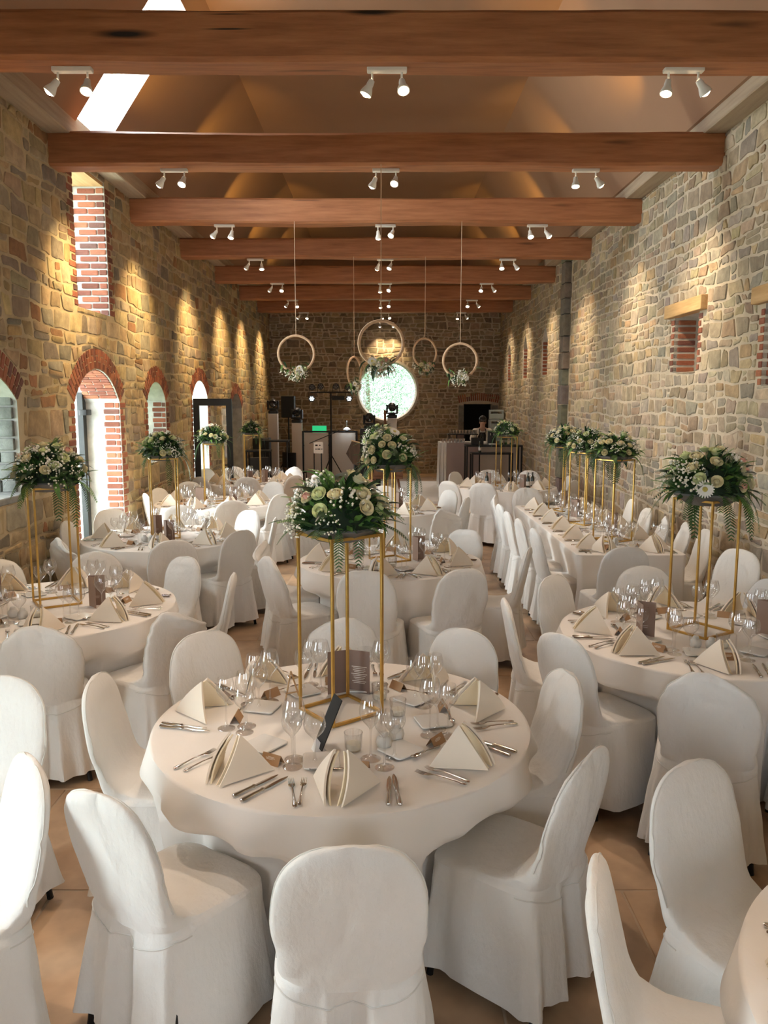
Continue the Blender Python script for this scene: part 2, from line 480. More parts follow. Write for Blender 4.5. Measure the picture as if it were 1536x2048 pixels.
def stone_field(w, palette, seed, course=(.085, .21), length=(.10, .40), vlo=None):
    """coursed rubble: returns list of (polygon, colour)"""
    r = random.Random(seed); out = []
    v = w.v0 if vlo is None else vlo
    k = 0
    lines = [v]
    while v < w.v1 - .04:
        h = r.uniform(*course)
        if r.random() < .16: h *= 1.7
        v += h; lines.append(min(v, w.v1))
    def wob(i, u):
        if i == 0 or i == len(lines) - 1: return lines[i]
        return lines[i] +   .075 * noise.noise((u * .8 + seed * 3.1, lines[i] * 2.3, i * 1.7)) + .035 * noise.noise((u * 3.1, lines[i] * 5, i))
    for i in range(len(lines) - 1):
        hh = lines[i + 1] - lines[i]
        u = w.u0 + r.uniform(-.2, 0)
        while u < w.u1:
            L = r.uniform(*length) * (.7 + hh * 2.4)
            L = max(L, .07)
            ua, ub = u, min(u + L, w.u1); u += L
            if ub - ua < .05: continue
            j1, j2 = r.uniform(-.035, .035), r.uniform(-.035, .035)
            parts = []
            if hh > .13 and r.random() < .28:
                t = r.uniform(.38, .62); t2 = t + r.uniform(-.1, .1)
                a0, b0, a1, b1 = wob(i, ua), wob(i, ub), wob(i + 1, ua), wob(i + 1, ub)
                parts = [[(ua, a0), (ub, b0), (ub, b0 + (b1 - b0) * t2), (ua, a0 + (a1 - a0) * t)],
                         [(ua, a0 + (a1 - a0) * t), (ub, b0 + (b1 - b0) * t2), (ub, b1), (ua, a1)]]
            else:
                um = (ua + ub) / 2
                parts = [[(ua + j1, wob(i, ua)), (um, wob(i, um)), (ub + j2, wob(i, ub)), (ub - j2, wob(i + 1, ub)), (um, wob(i + 1, um)), (ua - j1, wob(i + 1, ua))]]
            for p in parts:
                p = [(min(max(a, w.u0), w.u1), b) for a, b in p]
                for hl in w.keep:
                    q = p
                    for e in range(len(hl)):
                        q = clip(q, hl[e], hl[(e + 1) % len(hl)], True)
                        if len(q) < 3: break
                    if len(q) < 3 or parea(q) < 2e-4: continue
                    best = []
                    for e in range(len(hl)):
                        c = clip(p, hl[e], hl[(e + 1) % len(hl)], False)
                        if parea(c) > parea(best): best = c
                    p = best
                    if len(p) < 3: break
                if len(p) < 3 or parea(p) < .0022: continue
                c = r.choice(palette); f = r.uniform(.80, 1.18)
                out.append((p, tuple(x * .88 * f * r.uniform(.95, 1.05) for x in c), r.random()))
    return out

def stone_geo(mb, w, poly, col, rv, inset=.0125):
    """one stone with chamfered corners, set in the mortar"""
    rr = random.Random(int(rv * 1e9))
    n = len(poly); cu = sum(p[0] for p in poly) / n; cv = sum(p[1] for p in poly) / n
    if sum(poly[i][0] * poly[(i + 1) % n][1] - poly[(i + 1) % n][0] * poly[i][1] for i in range(n)) < 0: poly = poly[::-1]
    ring = []
    for i in range(n):
        p, q, t = poly[i - 1], poly[i], poly[(i + 1) % n]
        l1 = math.hypot(q[0] - p[0], q[1] - p[1]) + 1e-6; l2 = math.hypot(q[0] - t[0], q[1] - t[1]) + 1e-6
        k = rr.uniform(.008, .030)
        k1 = min(k / l1, .38); k2 = min(k / l2, .38)
        ring.append((q[0] + (p[0] - q[0]) * k1, q[1] + (p[1] - q[1]) * k1))
        ring.append((q[0] + (t[0] - q[0]) * k2, q[1] + (t[1] - q[1]) * k2))
    m = len(ring); out = []
    for u, v in ring:
        d = math.hypot(u - cu, v - cv) + 1e-6
        s = max(.35, 1 - inset * rr.uniform(.8, 1.9) / d)
        out.append((cu + (u - cu) * s, cv + (v - cv) * s))
    h = rr.uniform(.004, .018)
    V = [w.W(u, v, -.012) for u, v in out]
    V += [w.W(cu + (u - cu) * .93, cv + (v - cv) * .93, h * .75) for u, v in out]
    tu, tv = rr.uniform(-.04, .04), rr.uniform(-.04, .04)
    V += [w.W(cu + (u - cu) * .72, cv + (v - cv) * .72, h + (u - cu) * tu + (v - cv) * tv) for u, v in out]
    F = []
    for k in (0, 1):
        for i in range(m):
            j = (i + 1) % m
            f = (k * m + i, k * m + j, (k + 1) * m + j, (k + 1) * m + i)
            F.append(f if not w.flip else f[::-1])
    cap = tuple(range(2 * m, 3 * m)); F.append(cap if not w.flip else cap[::-1])
    mb.add(V, F)
    if mb.cols is None: mb.cols = []
    mb.cols += [col] * len(V)

def lay_stones(w, wall_o, stones, limit=300):
    sc = []
    for i, (p, c, rv) in enumerate(stones):
        P = [proj(w.W(u, v, 0)) for u, v in p]
        a = 0
        if all(P):
            cx = sum(q[0] for q in P) / len(P); cy = sum(q[1] for q in P) / len(P)
            if -10 < cx < 1546 and -10 < cy < 1150: a = parea(P)
        sc.append((-a, i))
    sc.sort()
    single = set(i for a, i in sc[:limit] if a < 0)
    rest = MB()
    for i, (p, c, rv) in enumerate(stones):
        if i in single:
            mb = MB(); stone_geo(mb, w, p, c, rv); mb.build('stone', M['stone'], wall_o, smooth=True, angle=50)
        else: stone_geo(rest, w, p, c, rv)
    if rest.v: stuff(rest.build('small_stones', M['stone'], wall_o, smooth=True, angle=50))

bb = bmesh.new(); bmesh.ops.create_cube(bb, size=1.0)
BRICK = bpy.data.meshes.new('brick'); 
bmesh.ops.bevel(bb, geom=list(bb.edges), offset=.07, segments=1, affect='EDGES'); bb.to_mesh(BRICK); bb.free(); BRICK.materials.append(M['brick'])
def lay_bricks(w, wall_o, limit=300):
    eu = (w.W(1, 0, 0) - w.W(0, 0, 0)); ev = (w.W(0, 1, 0) - w.W(0, 0, 0)); eh = (w.W(0, 0, 1) - w.W(0, 0, 0))
    items = []
    for b in w.bricks:
        u, v, h, du, dv, dh, ang, kind = b
        p = proj(w.W(u, v, h)); a = 0
        if p and -20 < p[0] < 1556 and -20 < p[1] < 1300:
            a = du * dv / max(1., (w.W(u, v, h) - Vector((0, 0, CAM_H))).length) ** 2
            if kind: a *= 6
        items.append((-a, b))
    items.sort(key=lambda t: t[0])
    rest = MB(); rest.cols = []; rb_ = random.Random(9)
    BP = [(.20, .07, .045), (.36, .12, .07), (.44, .17, .09), (.28, .10, .07)]
    for k, (a, b) in enumerate(items):
        u, v, h, du, dv, dh, ang, kind = b
        au = eu * math.cos(ang) + ev * math.sin(ang); av = ev * math.cos(ang) - eu * math.sin(ang)
        R = Matrix((au, av, eh)).transposed()
        if R.determinant() < 0: R = Matrix((au, av, -eh)).transposed()
        if k < limit: inst('brick', BRICK, wall_o, w.W(u, v, h), R.to_quaternion(), (du, dv, dh))
        else:
            n0 = len(rest.v); rest.box(w.W(u, v, h), (du, dv, dh), R); rest.cols += [rb_.choice(BP)] * (len(rest.v) - n0)
    if rest.v: stuff(rest.build('far_bricks', M['stone'], wall_o, smooth=False))

def jamb_bricks(w, u0, u1, v0, v1, seed, depth=.45, near=True, far=True, reveal=True, ch=.078):
    r = random.Random(seed); v = v0 + ch / 2; k = 0
    while v < v1 - ch * .3:
        for side, on in ((0, near), (1, far)):
            if not on: continue
            L = .19 if (k + side) % 2 else .105
            L *= r.uniform(.85, 1.1)
            cu = u0 - L / 2 if side == 0 else u1 + L / 2
            w.brick(cu, v + r.uniform(-.003, .003), L - .006, ch - .018)
        if reveal:
            h = -.004; split = ((.20, .22) if k % 2 else (.10, .22)) if depth > .3 else ((.205,) if k % 2 else (.06, .13))
            for L in split:
                w.brick_reveal(u1 + .013, v + r.uniform(-.003, .003), h - L / 2, L - .014, ch - .02)
                h -= L
        v += ch; k += 1
def arch_bricks(w, inf, seed, ring=.24, soffit=True, depth=.45):
    cu, cv, R, a0 = inf; r = random.Random(seed)
    n = max(6, int(2 * a0 * (R + ring / 2) / .072))
    for k in range(n):
        t = -a0 + 2 * a0 * (k + .5) / n
        split = (.15, .085) if k % 2 else (.085, .15)
        rr = R + .004
        for L in split:
            rm = rr + L / 2
            w.brick(cu + rm * math.sin(t), cv + rm * math.cos(t), 2 * a0 * (R + .03) / n - .014, L - .012, -t, -.02, .06)
            rr += L
        if soffit and k > 1 and k < n - 1:
            hh = -.01
            for L in ((.22, .20) if k % 2 else (.11, .22, .09)):
                w.bricks.append((cu + (R - .004) * math.sin(t), cv + (R - .004) * math.cos(t), hh - L / 2, 2 * a0 * R / n - .014, .02, L - .014, -t, 1))
                hh -= L

PAL_L = [(.54, .43, .26), (.55, .44, .27), (.50, .40, .25), (.48, .37, .22), (.50, .39, .23), (.44, .35, .23), (.36, .29, .20), (.54, .42, .24), (.33, .27, .205), (.46, .34, .18), (.30, .26, .21), (.47, .40, .28), (.38, .21, .11), (.41, .36, .28)]
PAL_R = [(.47, .39, .29), (.43, .36, .27), (.39, .335, .265), (.50, .42, .31), (.45, .375, .28), (.36, .315, .265), (.46, .37, .25), (.40, .36, .31), (.50, .37, .23), (.38, .29, .21)]
PAL_B = [(.42, .33, .23), (.36, .28, .20), (.30, .25, .19), (.46, .36, .24), (.33, .26, .18), (.38, .31, .23), (.28, .21, .15)]

# ---- left wall
WL = Wall('wall_left', lambda u, v, h: Vector((XL + h, u, v)), YF - .4, YB + .6, 0, ZW, .65, False, 'mortar_left')
i0 = WL.arch(5.85, 7.26, 1.22, 2.12, .28, jamb=.02)
i1 = WL.arch(8.6, 10.08, .0, 2.1, .38)
WL.rect(8.85, 9.86, 3.13, 4.66, None, .14)
ix = WL.arch(1.0, 2.5, .0, 2.1, .38)
i2 = WL.arch(11.25, 12.2, 1.25, 2.12, .27, jamb=.12, ring=.2)
i3 = WL.arch(13.9, 15.1, .0, 2.2, .28, jamb=.14, ring=.2)
i4 = WL.arch(17.4, 18.7, .0, 1.95, .33, depth=.35, jamb=.14, ring=.2)
jamb_bricks(WL, 8.6, 10.08, 0, 2.1, 1, .2); arch_bricks(WL, i1, 2)
jamb_bricks(WL, 8.85, 9.86, 3.13, 4.62, 3)
arch_bricks(WL, i0, 4, soffit=False)
jamb_bricks(WL, 11.25, 12.2, 1.25, 2.12, 5, .2, near=True); arch_bricks(WL, i2, 6, ring=.2, soffit=False)
jamb_bricks(WL, 13.9, 15.1, .9, 2.2, 7, reveal=False); arch_bricks(WL, i3, 8, ring=.2, soffit=False)
arch_bricks(WL, i4, 9, ring=.2, soffit=False)
wall_left = WL.mesh(); wall_left['label'] = 'left stone rubble wall with brick-edged arched doors and windows'
lay_stones(WL, wall_left, [s for s in stone_field(WL, PAL_L, 11) if s[0][0][0] > 1.5]); lay_bricks(WL, wall_left)

# ---- right wall
WR = Wall('wall_right', lambda u, v, h: Vector((XR - h, u, v)), YF - .4, YB + .6, 0, ZW, .65, True)
WR.rect(8.7, 9.42, 2.44, 3.08, .30, .10); WR.keep.append(hull([(8.5, 3.06), (9.6, 3.06), (9.6, 3.22), (8.5, 3.22)]))
WR.rect(6.3, 7.2, 2.25, 2.98, .30, .10); WR.keep.append(hull([(6.1, 2.96), (7.35, 2.96), (7.35, 3.13), (6.1, 3.13)]))
for u in (16.97, 19.32, 21.75):
    WR.opening([(u - .30, 2.66), (u + .30, 2.66), (u + .30, 3.35), (u, 3.68), (u - .30, 3.35)], .28)
WR.keep.append(hull([(14.62, 0), (15.12, 0), (15.12, ZW), (14.62, ZW)]))
for (a, b, c, d, sd) in ((8.7, 9.42, 2.44, 3.06, 21), (6.3, 7.2, 2.25, 2.96, 22)):
    r_ = random.Random(sd); v = c + .04; k = 0
    while v < d - .02:
        L = .10 if k % 2 else .06
        WR.brick(a - L / 2, v, L, .055); WR.brick(b + L / 2, v, L, .055)
        h = -.06
        for q in range(3):
            WR.bricks.append((a + (b - a) * (q + .5 + (.25 if k % 2 else 0)) / 3.3, v, -.295, (b - a) / 3.3 - .02, .052, .03, 0, 1))
        WR.brick_reveal(b + .013, v, -.14, .2, .052)
        v += .076; k += 1
for u in (16.97, 19.32, 21.75):
    v = 2.7; k = 0
    while v < 3.4:
        for q in (-1, 0, 1): WR.bricks.append((u + q * .19, v, -.27, .17, .055, .03, 0, 1))
        WR.brick_reveal(u + .313, v, -.13, .22, .055)
        v += .078; k += 1
wall_right = WR.mesh(); wall_right['label'] = 'right stone rubble wall with small blind niches'
lay_stones(WR, wall_right, [s for s in stone_field(WR, PAL_R, 23, (.075, .185), (.09, .34)) if s[0][0][0] > 1.5]); lay_bricks(WR, wall_right)

# ---- back wall
RWX, RWZ, RWR = .1, 2.41, .86
WB = Wall('wall_back', lambda u, v, h: Vector((u, YB - h, v)), XL - .6, XR + .6, 0, ZW, .6, True)
WB.opening([(RWX + RWR * math.cos(2 * PI * k / 48), RWZ + RWR * math.sin(2 * PI * k / 48)) for k in range(48)], None,
           [(RWX + (RWR + .03) * math.cos(2 * PI * k / 24), RWZ + (RWR + .03) * math.sin(2 * PI * k / 24)) for k in range(24)])
WB.rect(2.32, 3.16, 0, 2.03, .5, .16)
WB.keep.append(hull([(2.2, 2.03), (3.32, 2.03), (3.32, 2.1), (2.76, 2.32), (2.2, 2.1)]))
arcb, ib = seg_arch(2.18, 3.32, 2.05, .07)
n = 20
for k in range(n):
    cu, cv, R, a0 = ib; t = -a0 + 2 * a0 * (k + .5) / n
    WB.brick(cu + (R + .12) * math.sin(t), cv + (R + .12) * math.cos(t), .042, .22, -t)
wall_back = WB.mesh(); wall_back['label'] = 'far stone gable wall with round window'
lay_stones(WB, wall_back, stone_field(WB, PAL_B, 31, (.07, .17), (.10, .36))); lay_bricks(WB, wall_back)

# ---- front wall behind the photographer, with two tall windows
WF = Wall('wall_front', lambda u, v, h: Vector((u, YF + h, v)), XL - .6, XR + .6, 0, ZW, .4, False)
WF.rect(-2.3, -1.1, 1.7, 3.5); WF.rect(1.1, 2.3, 1.7, 3.5)
struct(WF.mesh(), 'plain front wall behind the photographer')

# ---- quoin edge on the right wall, its shade put into dark stone colour
qp = thing('shaded_quoin_edge', 'dark quoin strip projecting from the right stone wall, shade put into its colour', 'pier', (XR, 14.87, 0))
qp['kind'] = 'structure'
r_ = random.Random(5); z = 0; k = 0
while z < ZW - .02:
    h = min(r_.uniform(.26, .4), ZW - z); mb = MB(); d = .30 if k % 2 else .40
    mb.rbox((-.045, 0, z + h / 2), (.15, d, h - .014), .012, n=2); mb.cols = [tuple(c * r_.uniform(.9, 1.1) for c in (.20, .18, .155))] * len(mb.v)
    mb.build('quoin_stone', M['stone'], qp); z += h; k += 1

# ---- floor: tiles
fl = MB(); fl.box(((XL + XR) / 2, (YF + YB) / 2, -.0535), (XR - XL + 1.2, YB - YF + 1.2, .1)); floor = struct(fl.build('floor', M['grout'], smooth=False))
floor['label'] = 'brown stone tile floor'
TW, TL = .62, .92
tb = MB(); tb.rbox((0, 0, 0), (TW - .008, TL - .008, .02), .006, n=1); TILE = tb.mesh('floor_tile', M['tile'])
tiles = []
yy = YF; row = 0
while yy < YB:
    xx = XL - (TW / 2 if row % 2 else 0)
    while xx < XR:
        a, b = max(xx, XL), min(xx + TW, XR)
        if b - a > .05: tiles.append((yy, (a + b) / 2, yy + TL / 2, (b - a) / TW))
        xx += TW
    yy += TL; row += 1
tiles.sort()
tiles = [t for t in tiles if t[2] > .6]
rest = MB()
for k, (d, x, y, s) in enumerate(tiles):
    dz = -.0105 + rnd.uniform(-.0006, .0006)
    if k < 300: inst('floor_tile', TILE, floor, (x, y, dz), None, (s, 1, 1))
    else: rest.box((x, y, dz), (TW * s - .008, TL - .008, .02))
if rest.v: stuff(rest.build('far_floor_tiles', M['tile'], floor, smooth=False))
df = MB(); df.rbox((.35, 18.6, .03), (2.6, 4.2, .06), .01); tag(df.build('dance_floor', M['dance']), 'white glossy dance floor panel before the far wall', 'dance floor')
dfc = 0

# ---- ceiling: two slopes and a flat top
ZC, XC = 6.5, 1.97
XE = 3.1
def slope_pt(side, t, y):      # t 0..1 from eaves to flat top
    return Vector((side * (XE + (XC - XE) * t), y, 4.86 + (ZC - 4.86) * t))
bm = bmesh.new()
def loop_edges(pts):
    vs = [bm.verts.new(p) for p in pts]
    return [bm.edges.new((vs[i], vs[(i + 1) % len(vs)])) for i in range(len(vs))]
SK = (8.45, 9.3, .012, .86)       # skylight opening on the left slope: y0, y1, t0, t1
ed = loop_edges([slope_pt(-1, 0, YF), slope_pt(-1, 0, YB), slope_pt(-1, 1, YB), slope_pt(-1, 1, YF)])
sk = [slope_pt(-1, SK[2], SK[0]), slope_pt(-1, SK[2], SK[1]), slope_pt(-1, SK[3], SK[1]), slope_pt(-1, SK[3], SK[0])]
ed += loop_edges(sk)
bmesh.ops.triangle_fill(bm, use_beauty=True, edges=ed)
for pts in ([slope_pt(1, 0, YF), slope_pt(1, 1, YF), slope_pt(1, 1, YB), slope_pt(1, 0, YB)],
            [slope_pt(-1, 1, YF), slope_pt(-1, 1, YB), slope_pt(1, 1, YB), slope_pt(1, 1, YF)]):
    bm.faces.new([bm.verts.new(p) for p in pts])
for y in (YF, YB):
    bm.faces.new([bm.verts.new(p) for p in (Vector((XL - .6, y, 4.7)), Vector((XR + .6, y, 4.7)), Vector((XE + .5, y, 4.9)), slope_pt(1, 1, y), slope_pt(-1, 1, y), Vector((-XE - .5, y, 4.9)))])
for s, X in ((-1, XL), (1, XR)):
    bm.faces.new([bm.verts.new(p) for p in (Vector((X + s * .6, YF, 4.7)), Vector((X + s * .6, YB, 4.7)), slope_pt(s, 0, YB), slope_pt(s, 0, YF))])
me = bpy.data.meshes.new('ceiling'); bm.to_mesh(me); bm.free(); me.materials.append(M['ceiling'])
ceil = struct(inst('ceiling', me)); ceil['label'] = 'taupe plaster vaulted ceiling with flat top and sloped sides'
OUT = Vector((-.42, 0, .0))
mb = MB()
outp = [p + Vector((-.42, 0, .02)) for p in sk]
for i in range(4):
    j = (i + 1) % 4
    mb.add([sk[i], sk[j], outp[j], outp[i]], [(0, 1, 2, 3)])
w3 = struct(mb.build('window_3', M['plaster_white'], smooth=False), 'bright skylight with white plaster reveals in the left roof slope')
mb = MB()
for i in range(4):
    mb.tube([outp[i], outp[(i + 1) % 4]], .03, 6)
mb.build('window_frame', M['white_paint'], w3)
mb = MB(); mb.add(outp, [(0, 1, 2, 3)]); mb.build('pane', M['pane'], w3, smooth=False)
sn = (sk[1] - sk[0]).cross(sk[3] - sk[0]).normalized()
if sn.x < 0: sn = -sn
lc = sum(outp, Vector()) / 4 - sn * .25
sl = area('daylight_skylight', lc, (0, 0, 0), 1.0, 1.7, SKYLIGHT_W, (.95, .97, 1.0))
sl.rotation_euler = sn.to_track_quat('-Z', 'Y').to_euler()

# ---- wall plates along the eaves
for nme, s, X in (('trim_1', -1, XL), ('trim_2', 1, XR)):
    mb = MB(); y = YF
    segs = [YF, 3.1, 5.75, 8.4, 10.95, 13.5, 16.2, 18.85, 21.45, YB]
    mb.rbox((X - s * .06, (YF + YB) / 2, 4.83), (.32, YB - YF, .22), .02, n=2)
    struct(mb.build(nme, M['plate']), 'pale timber wall plate along the top of the %s wall' % ('left' if s < 0 else 'right'))

# ---- beams
def knot_beam(spots):
    m = M['beam'].copy(); m.name = 'oak_beam_with_knots'; nt = m.node_tree; b = nt.nodes['Principled BSDF']
    src = b.inputs['Base Color'].links[0].from_socket
    tc = N(nt, 'ShaderNodeTexCoord')
    for x, y, z, a, c in spots:
        mp = N(nt, 'ShaderNodeMapping'); mp.inputs['Location'].default_value = (-x / a, 0, -z / c); mp.inputs['Scale'].default_value = (1 / a, 0, 1 / c)
        nt.links.new(tc.outputs['Object'], mp.inputs['Vector'])
        ln = N(nt, 'ShaderNodeVectorMath', operation='LENGTH'); nt.links.new(mp.outputs[0], ln.inputs[0])
        f = ramp(nt, ln.outputs['Value'], [(.35, (1, 1, 1)), (1.0, (0, 0, 0))])
        src = mix(nt, src, (.012, .008, .006), f)
    nt.links.new(src, b.inputs['Base Color'])
    return m
M['beam_knot'] = knot_beam([(-1.70, 0, .0, .24, .035), (-.08, 0, .135, .22, .03), (-1.02, 0, .03, .2, .008)])
BEAMY = [.45, 3.1, 5.75, 8.4, 10.95, 13.5, 16.2, 18.85, 21.45]
BEAMNAME = ['a', 'b', 'nearest', 'second', 'third', 'fourth', 'fifth', 'sixth', 'farthest']
def beam_mesh(seed):
    mb = MB(); n = 40; W0, H0 = .27, .31; x0, x1 = XL - .25, XR + .25
    prof = [(-W0 / 2 + .025, -H0 / 2), (W0 / 2 - .025, -H0 / 2), (W0 / 2, -H0 / 2 + .025), (W0 / 2, H0 / 2 - .025), (W0 / 2 - .025, H0 / 2), (-W0 / 2 + .025, H0 / 2), (-W0 / 2, H0 / 2 - .025), (-W0 / 2, -H0 / 2 + .025)]
    V = []; F = []
    for i in range(n + 1):
        x = x0 + (x1 - x0) * i / n
        for k, (a, b) in enumerate(prof):
            V.append((x, a + .012 * noise.noise((x * .9, k * .8, seed)) , b + .022 * noise.noise((x * .55, seed * 2.3, 4.0 if b < 0 else 9.0)) + .006 * noise.noise((x * 3, k, seed))))
    for i in range(n):
        for k in range(8):
            j = (k + 1) % 8; F.append((i * 8 + k, (i + 1) * 8 + k, (i + 1) * 8 + j, i * 8 + j))
    F.append(tuple(range(7, -1, -1))); F.append(tuple(range(n * 8, n * 8 + 8)))
    mb.add(V, F); return mb
for k, y in enumerate(BEAMY):
    o = beam_mesh(k + 1.3).build('ceiling_beam', M['beam_knot'] if k == 2 else M['beam'], None, True, 30, (0, y, 4.575 if k > 2 else 4.50))
    struct(o, 'reddish oak tie beam, %s of the row across the hall' % BEAMNAME[k] if k > 1 else 'reddish oak tie beam overhead, out of the picture')

# ---- openings: doors and windows of the left wall
XG = XL - .46
def window_frame(name, y0, y1, z0, z1, label, bar=.06, rise=0., x=None):
    x = XG if x is None else x
    mb = MB()
    for yy_ in (y0 + bar / 2, y1 - bar / 2): mb.box((x, yy_, (z0 + z1) / 2), (.07, bar, z1 - z0))
    for zz in (z0 + bar / 2, z1 - bar / 2): mb.box((x, (y0 + y1) / 2, zz), (.068, y1 - y0 - 2 * bar, bar))
    o = struct(mb.build(name, M['frame_black'], smooth=False), label)
    p = MB(); p.box((x, (y0 + y1) / 2, (z0 + z1) / 2), (.008, y1 - y0 - 2 * bar, z1 - z0 - 2 * bar)); p.build('pane', M['pane'], o, smooth=False)
    return o
window_frame('window_1', 8.85, 9.86, 3.13, 4.66, 'tall narrow black-framed window high in the left wall')
window_frame('window_2', 5.85, 7.26, 1.22, 2.40, 'arched niche window at the left edge')
window_frame('window_4', 11.25, 12.2, 1.25, 2.38, 'small arched slit window in the left wall')
window_frame('door_5', 1.0, 2.5, .0, 2.46, 'glazed black-framed arched door left of the photographer', .11)
d1 = window_frame('door_1', 8.6, 10.08, .0, 2.46, 'glazed black-framed arched door in the left wall, nearest', .11)
mb = MB(); mb.tube([(XG + .07, 9.96, 1.0), (XG + .07, 9.96, 1.25)], .012); mb.tube([(XG, 9.96, 1.02), (XG + .07, 9.96, 1.02)], .008); mb.build('door_handle', M['black_metal'], d1)
mb = MB(); mb.rbox((XG + .09, 9.9, 1.98), (.1, .16, .07), .01); mb.build('door_closer', M['black_metal'], d1)
# second door: leaf standing open into the room
d2 = thing('door_2', 'open black-framed glass door leaf at the far left doorway', 'door', (XL + .02, 13.88, 0), math.radians(2)); d2['kind'] = 'structure'
lw_, lh_ = .66, 2.16
mb = MB()
for x in (.05, lw_ - .05): mb.box((x, 0, lh_ / 2), (.10, .05, lh_))
mb.box((lw_ / 2, 0, lh_ - .06), (lw_ - .2, .05, .12)); mb.box((lw_ / 2, 0, .1), (lw_ - .2, .05, .2)); mb.build('door_frame', M['frame_black'], d2, smooth=False)
mb = MB(); mb.box((lw_ / 2, 0, lh_ / 2), (lw_ - .2, .01, lh_ - .32)); mb.build('pane', M['pane'], d2, smooth=False)
mb = MB(); mb.tube([(lw_ - .05, -.06, 1.02), (lw_ - .18, -.06, 1.02)], .011); mb.tube([(lw_ - .05, 0, 1.02), (lw_ - .05, -.06, 1.02)], .009); mb.build('door_handle', M['black_metal'], d2)
mb = MB()
for y in (13.93, 15.07): mb.box((XG, y, 1.2), (.07, .06, 2.4))
mb.box((XG, 14.5, 2.43), (.07, 1.2, .06)); struct(mb.build('trim_3', M['frame_black'], smooth=False), 'black frame of the far left doorway')
d3 = MB()
d3o = thing('door_3', 'dark oak plank door in the arched recess at the far left', 'door', (XL - .3, 18.05, 0)); d3o['kind'] = 'structure'
for k in range(7):
    mb = MB(); mb.rbox((0, -.56 + k * .187, 1.12), (.05, .18, 2.24), .008, n=1); mb.build('plank', M['oak_door'], d3o)
mb = MB(); mb.tube([(.03, .45, 1.0), (.08, .45, 1.0), (.08, .33, 1.0)], .012); mb.build('door_handle', M['black_metal'], d3o)
# niche: deep stone block reveal inside the left edge window
nb = thing('stone_sill', 'grey blue stone sill and blocks inside the niche at the left edge', 'window sill', (XL - .25, 6.55, 1.22)); nb['kind'] = 'structure'
mb = MB(); mb.rbox((.0, 0, .03), (.52, 1.38, .06), .015); mb.cols = [(.30, .32, .33)] * len(mb.v); mb.build('sill_slab', M['stone'], nb)
r_ = random.Random(3); z = .07; k = 0
while z < .9:
    h = r_.uniform(.11, .17)
    x = .22
    for L in ((.24, .22) if k % 2 else (.14, .3)):
        mb = MB(); mb.rbox((x - L / 2, .695, z + h / 2), (L - .015, .05, h - .018), .012, n=2); mb.cols = [tuple(c * q_ for c in (.24, .255, .25)) for q_ in [r_.uniform(.7, 1.2)]] * len(mb.v)
        mb.build('stone', M['stone'], nb); x -= L
    z += h; k += 1
# timber lintels
for (a, b, zc, lab) in ((8.5, 9.6, 3.14, 'oak lintel above the small blind niche in the right wall'), (6.1, 7.35, 3.045, 'oak lintel at the right edge of the right wall')):
    mb = MB(); mb.rbox((XR - .012, (a + b) / 2, zc), (.12, b - a, .15), .012, n=2); struct(mb.build('trim_4', M['lintel']), lab)
mb = MB(); mb.box((XL - .32, 9.355, 4.645), (.62, 1.0, .05)); struct(mb.build('trim_5', M['lintel'], smooth=False), 'pale oak boards over the tall upper window')

# ---- round window and far door
rw = MB(); n = 48
for k in range(n):
    pass
V = []; F = []
prof = [(RWR + .06, -.002), (RWR + .06, -.03), (RWR - .005, -.03), (RWR - .05, .04), (RWR - .05, .12), (RWR + .0, .12)]
for k in range(n):
    a = 2 * PI * k / n
    for r0, dy in prof: V.append((RWX + r0 * math.cos(a), YB + dy, RWZ + r0 * math.sin(a)))
m = len(prof)
for k in range(n):
    j = (k + 1) % n
    for i in range(m - 1): F.append((k * m + i, j * m + i, j * m + i + 1, k * m + i + 1))
rw.add(V, F); w5 = struct(rw.build('window_5', plain('pale_stone_ring', (.40, .36, .31), .7)), 'round picture window in the far gable wall')
pn = MB(); pn.add([(RWX + (RWR - .05) * math.cos(2 * PI * k / n), YB + .1, RWZ + (RWR - .05) * math.sin(2 * PI * k / n)) for k in range(n)], [tuple(range(n))]); pn.build('pane', M['pane'], w5, smooth=False)
mb = MB(); mb.box((2.74, YB + .46, 1.0), (.84, .04, 2.06)); struct(mb.build('door_4', M['doorway_darkness'], smooth=False), 'open doorway behind the bar, its darkness a black sheet')  # black sheet stands for the unlit room beyond
mb = MB()
for x, w_ in ((2.25, .15), (3.23, .15)):
    z = 0
    while z < 2.0:
        mb.rbox((x, YB - .02, z + .25), (w_, .08, .49), .01, n=1); z += .5
mb.cols = [(.22, .22, .215)] * len(mb.v); struct(mb.build('trim_6', M['stone']), 'grey stone jambs of the far doorway')

# ---- outdoors
mb = MB(); mb.box((0, 30, -1.05), (120, 120, .1)); g = struct(mb.build('ground', M['grass'], smooth=False), 'green ground outside')
def tree(loc, h, rad, seed, label):
    r = random.Random(seed); t = thing('tree', label, 'tree', loc, 0, 'trees outside the round window')
    mb = MB(); mb.tube([(0, 0, 0), (.05, 0, h * .4), (0, .1, h * .8)], [.22, .16, .06]); mb.build('trunk', M['bark'], t)
    mb = MB()
    for k in range(24000):
        d = Vector((r.gauss(0, 1), r.gauss(0, 1), r.gauss(0, 1))).normalized() * rad * r.random() ** .4
        c = Vector((0, 0, h * .62)) + Vector((d.x, d.y, d.z * h * .45 / rad)); s = r.uniform(.025, .065)
        a = Vector((r.gauss(0, 1), r.gauss(0, 1), r.gauss(0, 1))).normalized(); b = a.orthogonal().normalized()
        mb.add([c - a * s, c + b * s * .5, c + a * s, c - b * s * .5], [(0, 1, 2, 3)])
    stuff(mb.build('foliage', M['tree_leaf'], t, smooth=False))
tree((-.7, 30.5, -1), 6.8, 2.9, 1, 'leafy green tree seen in the left of the round window')
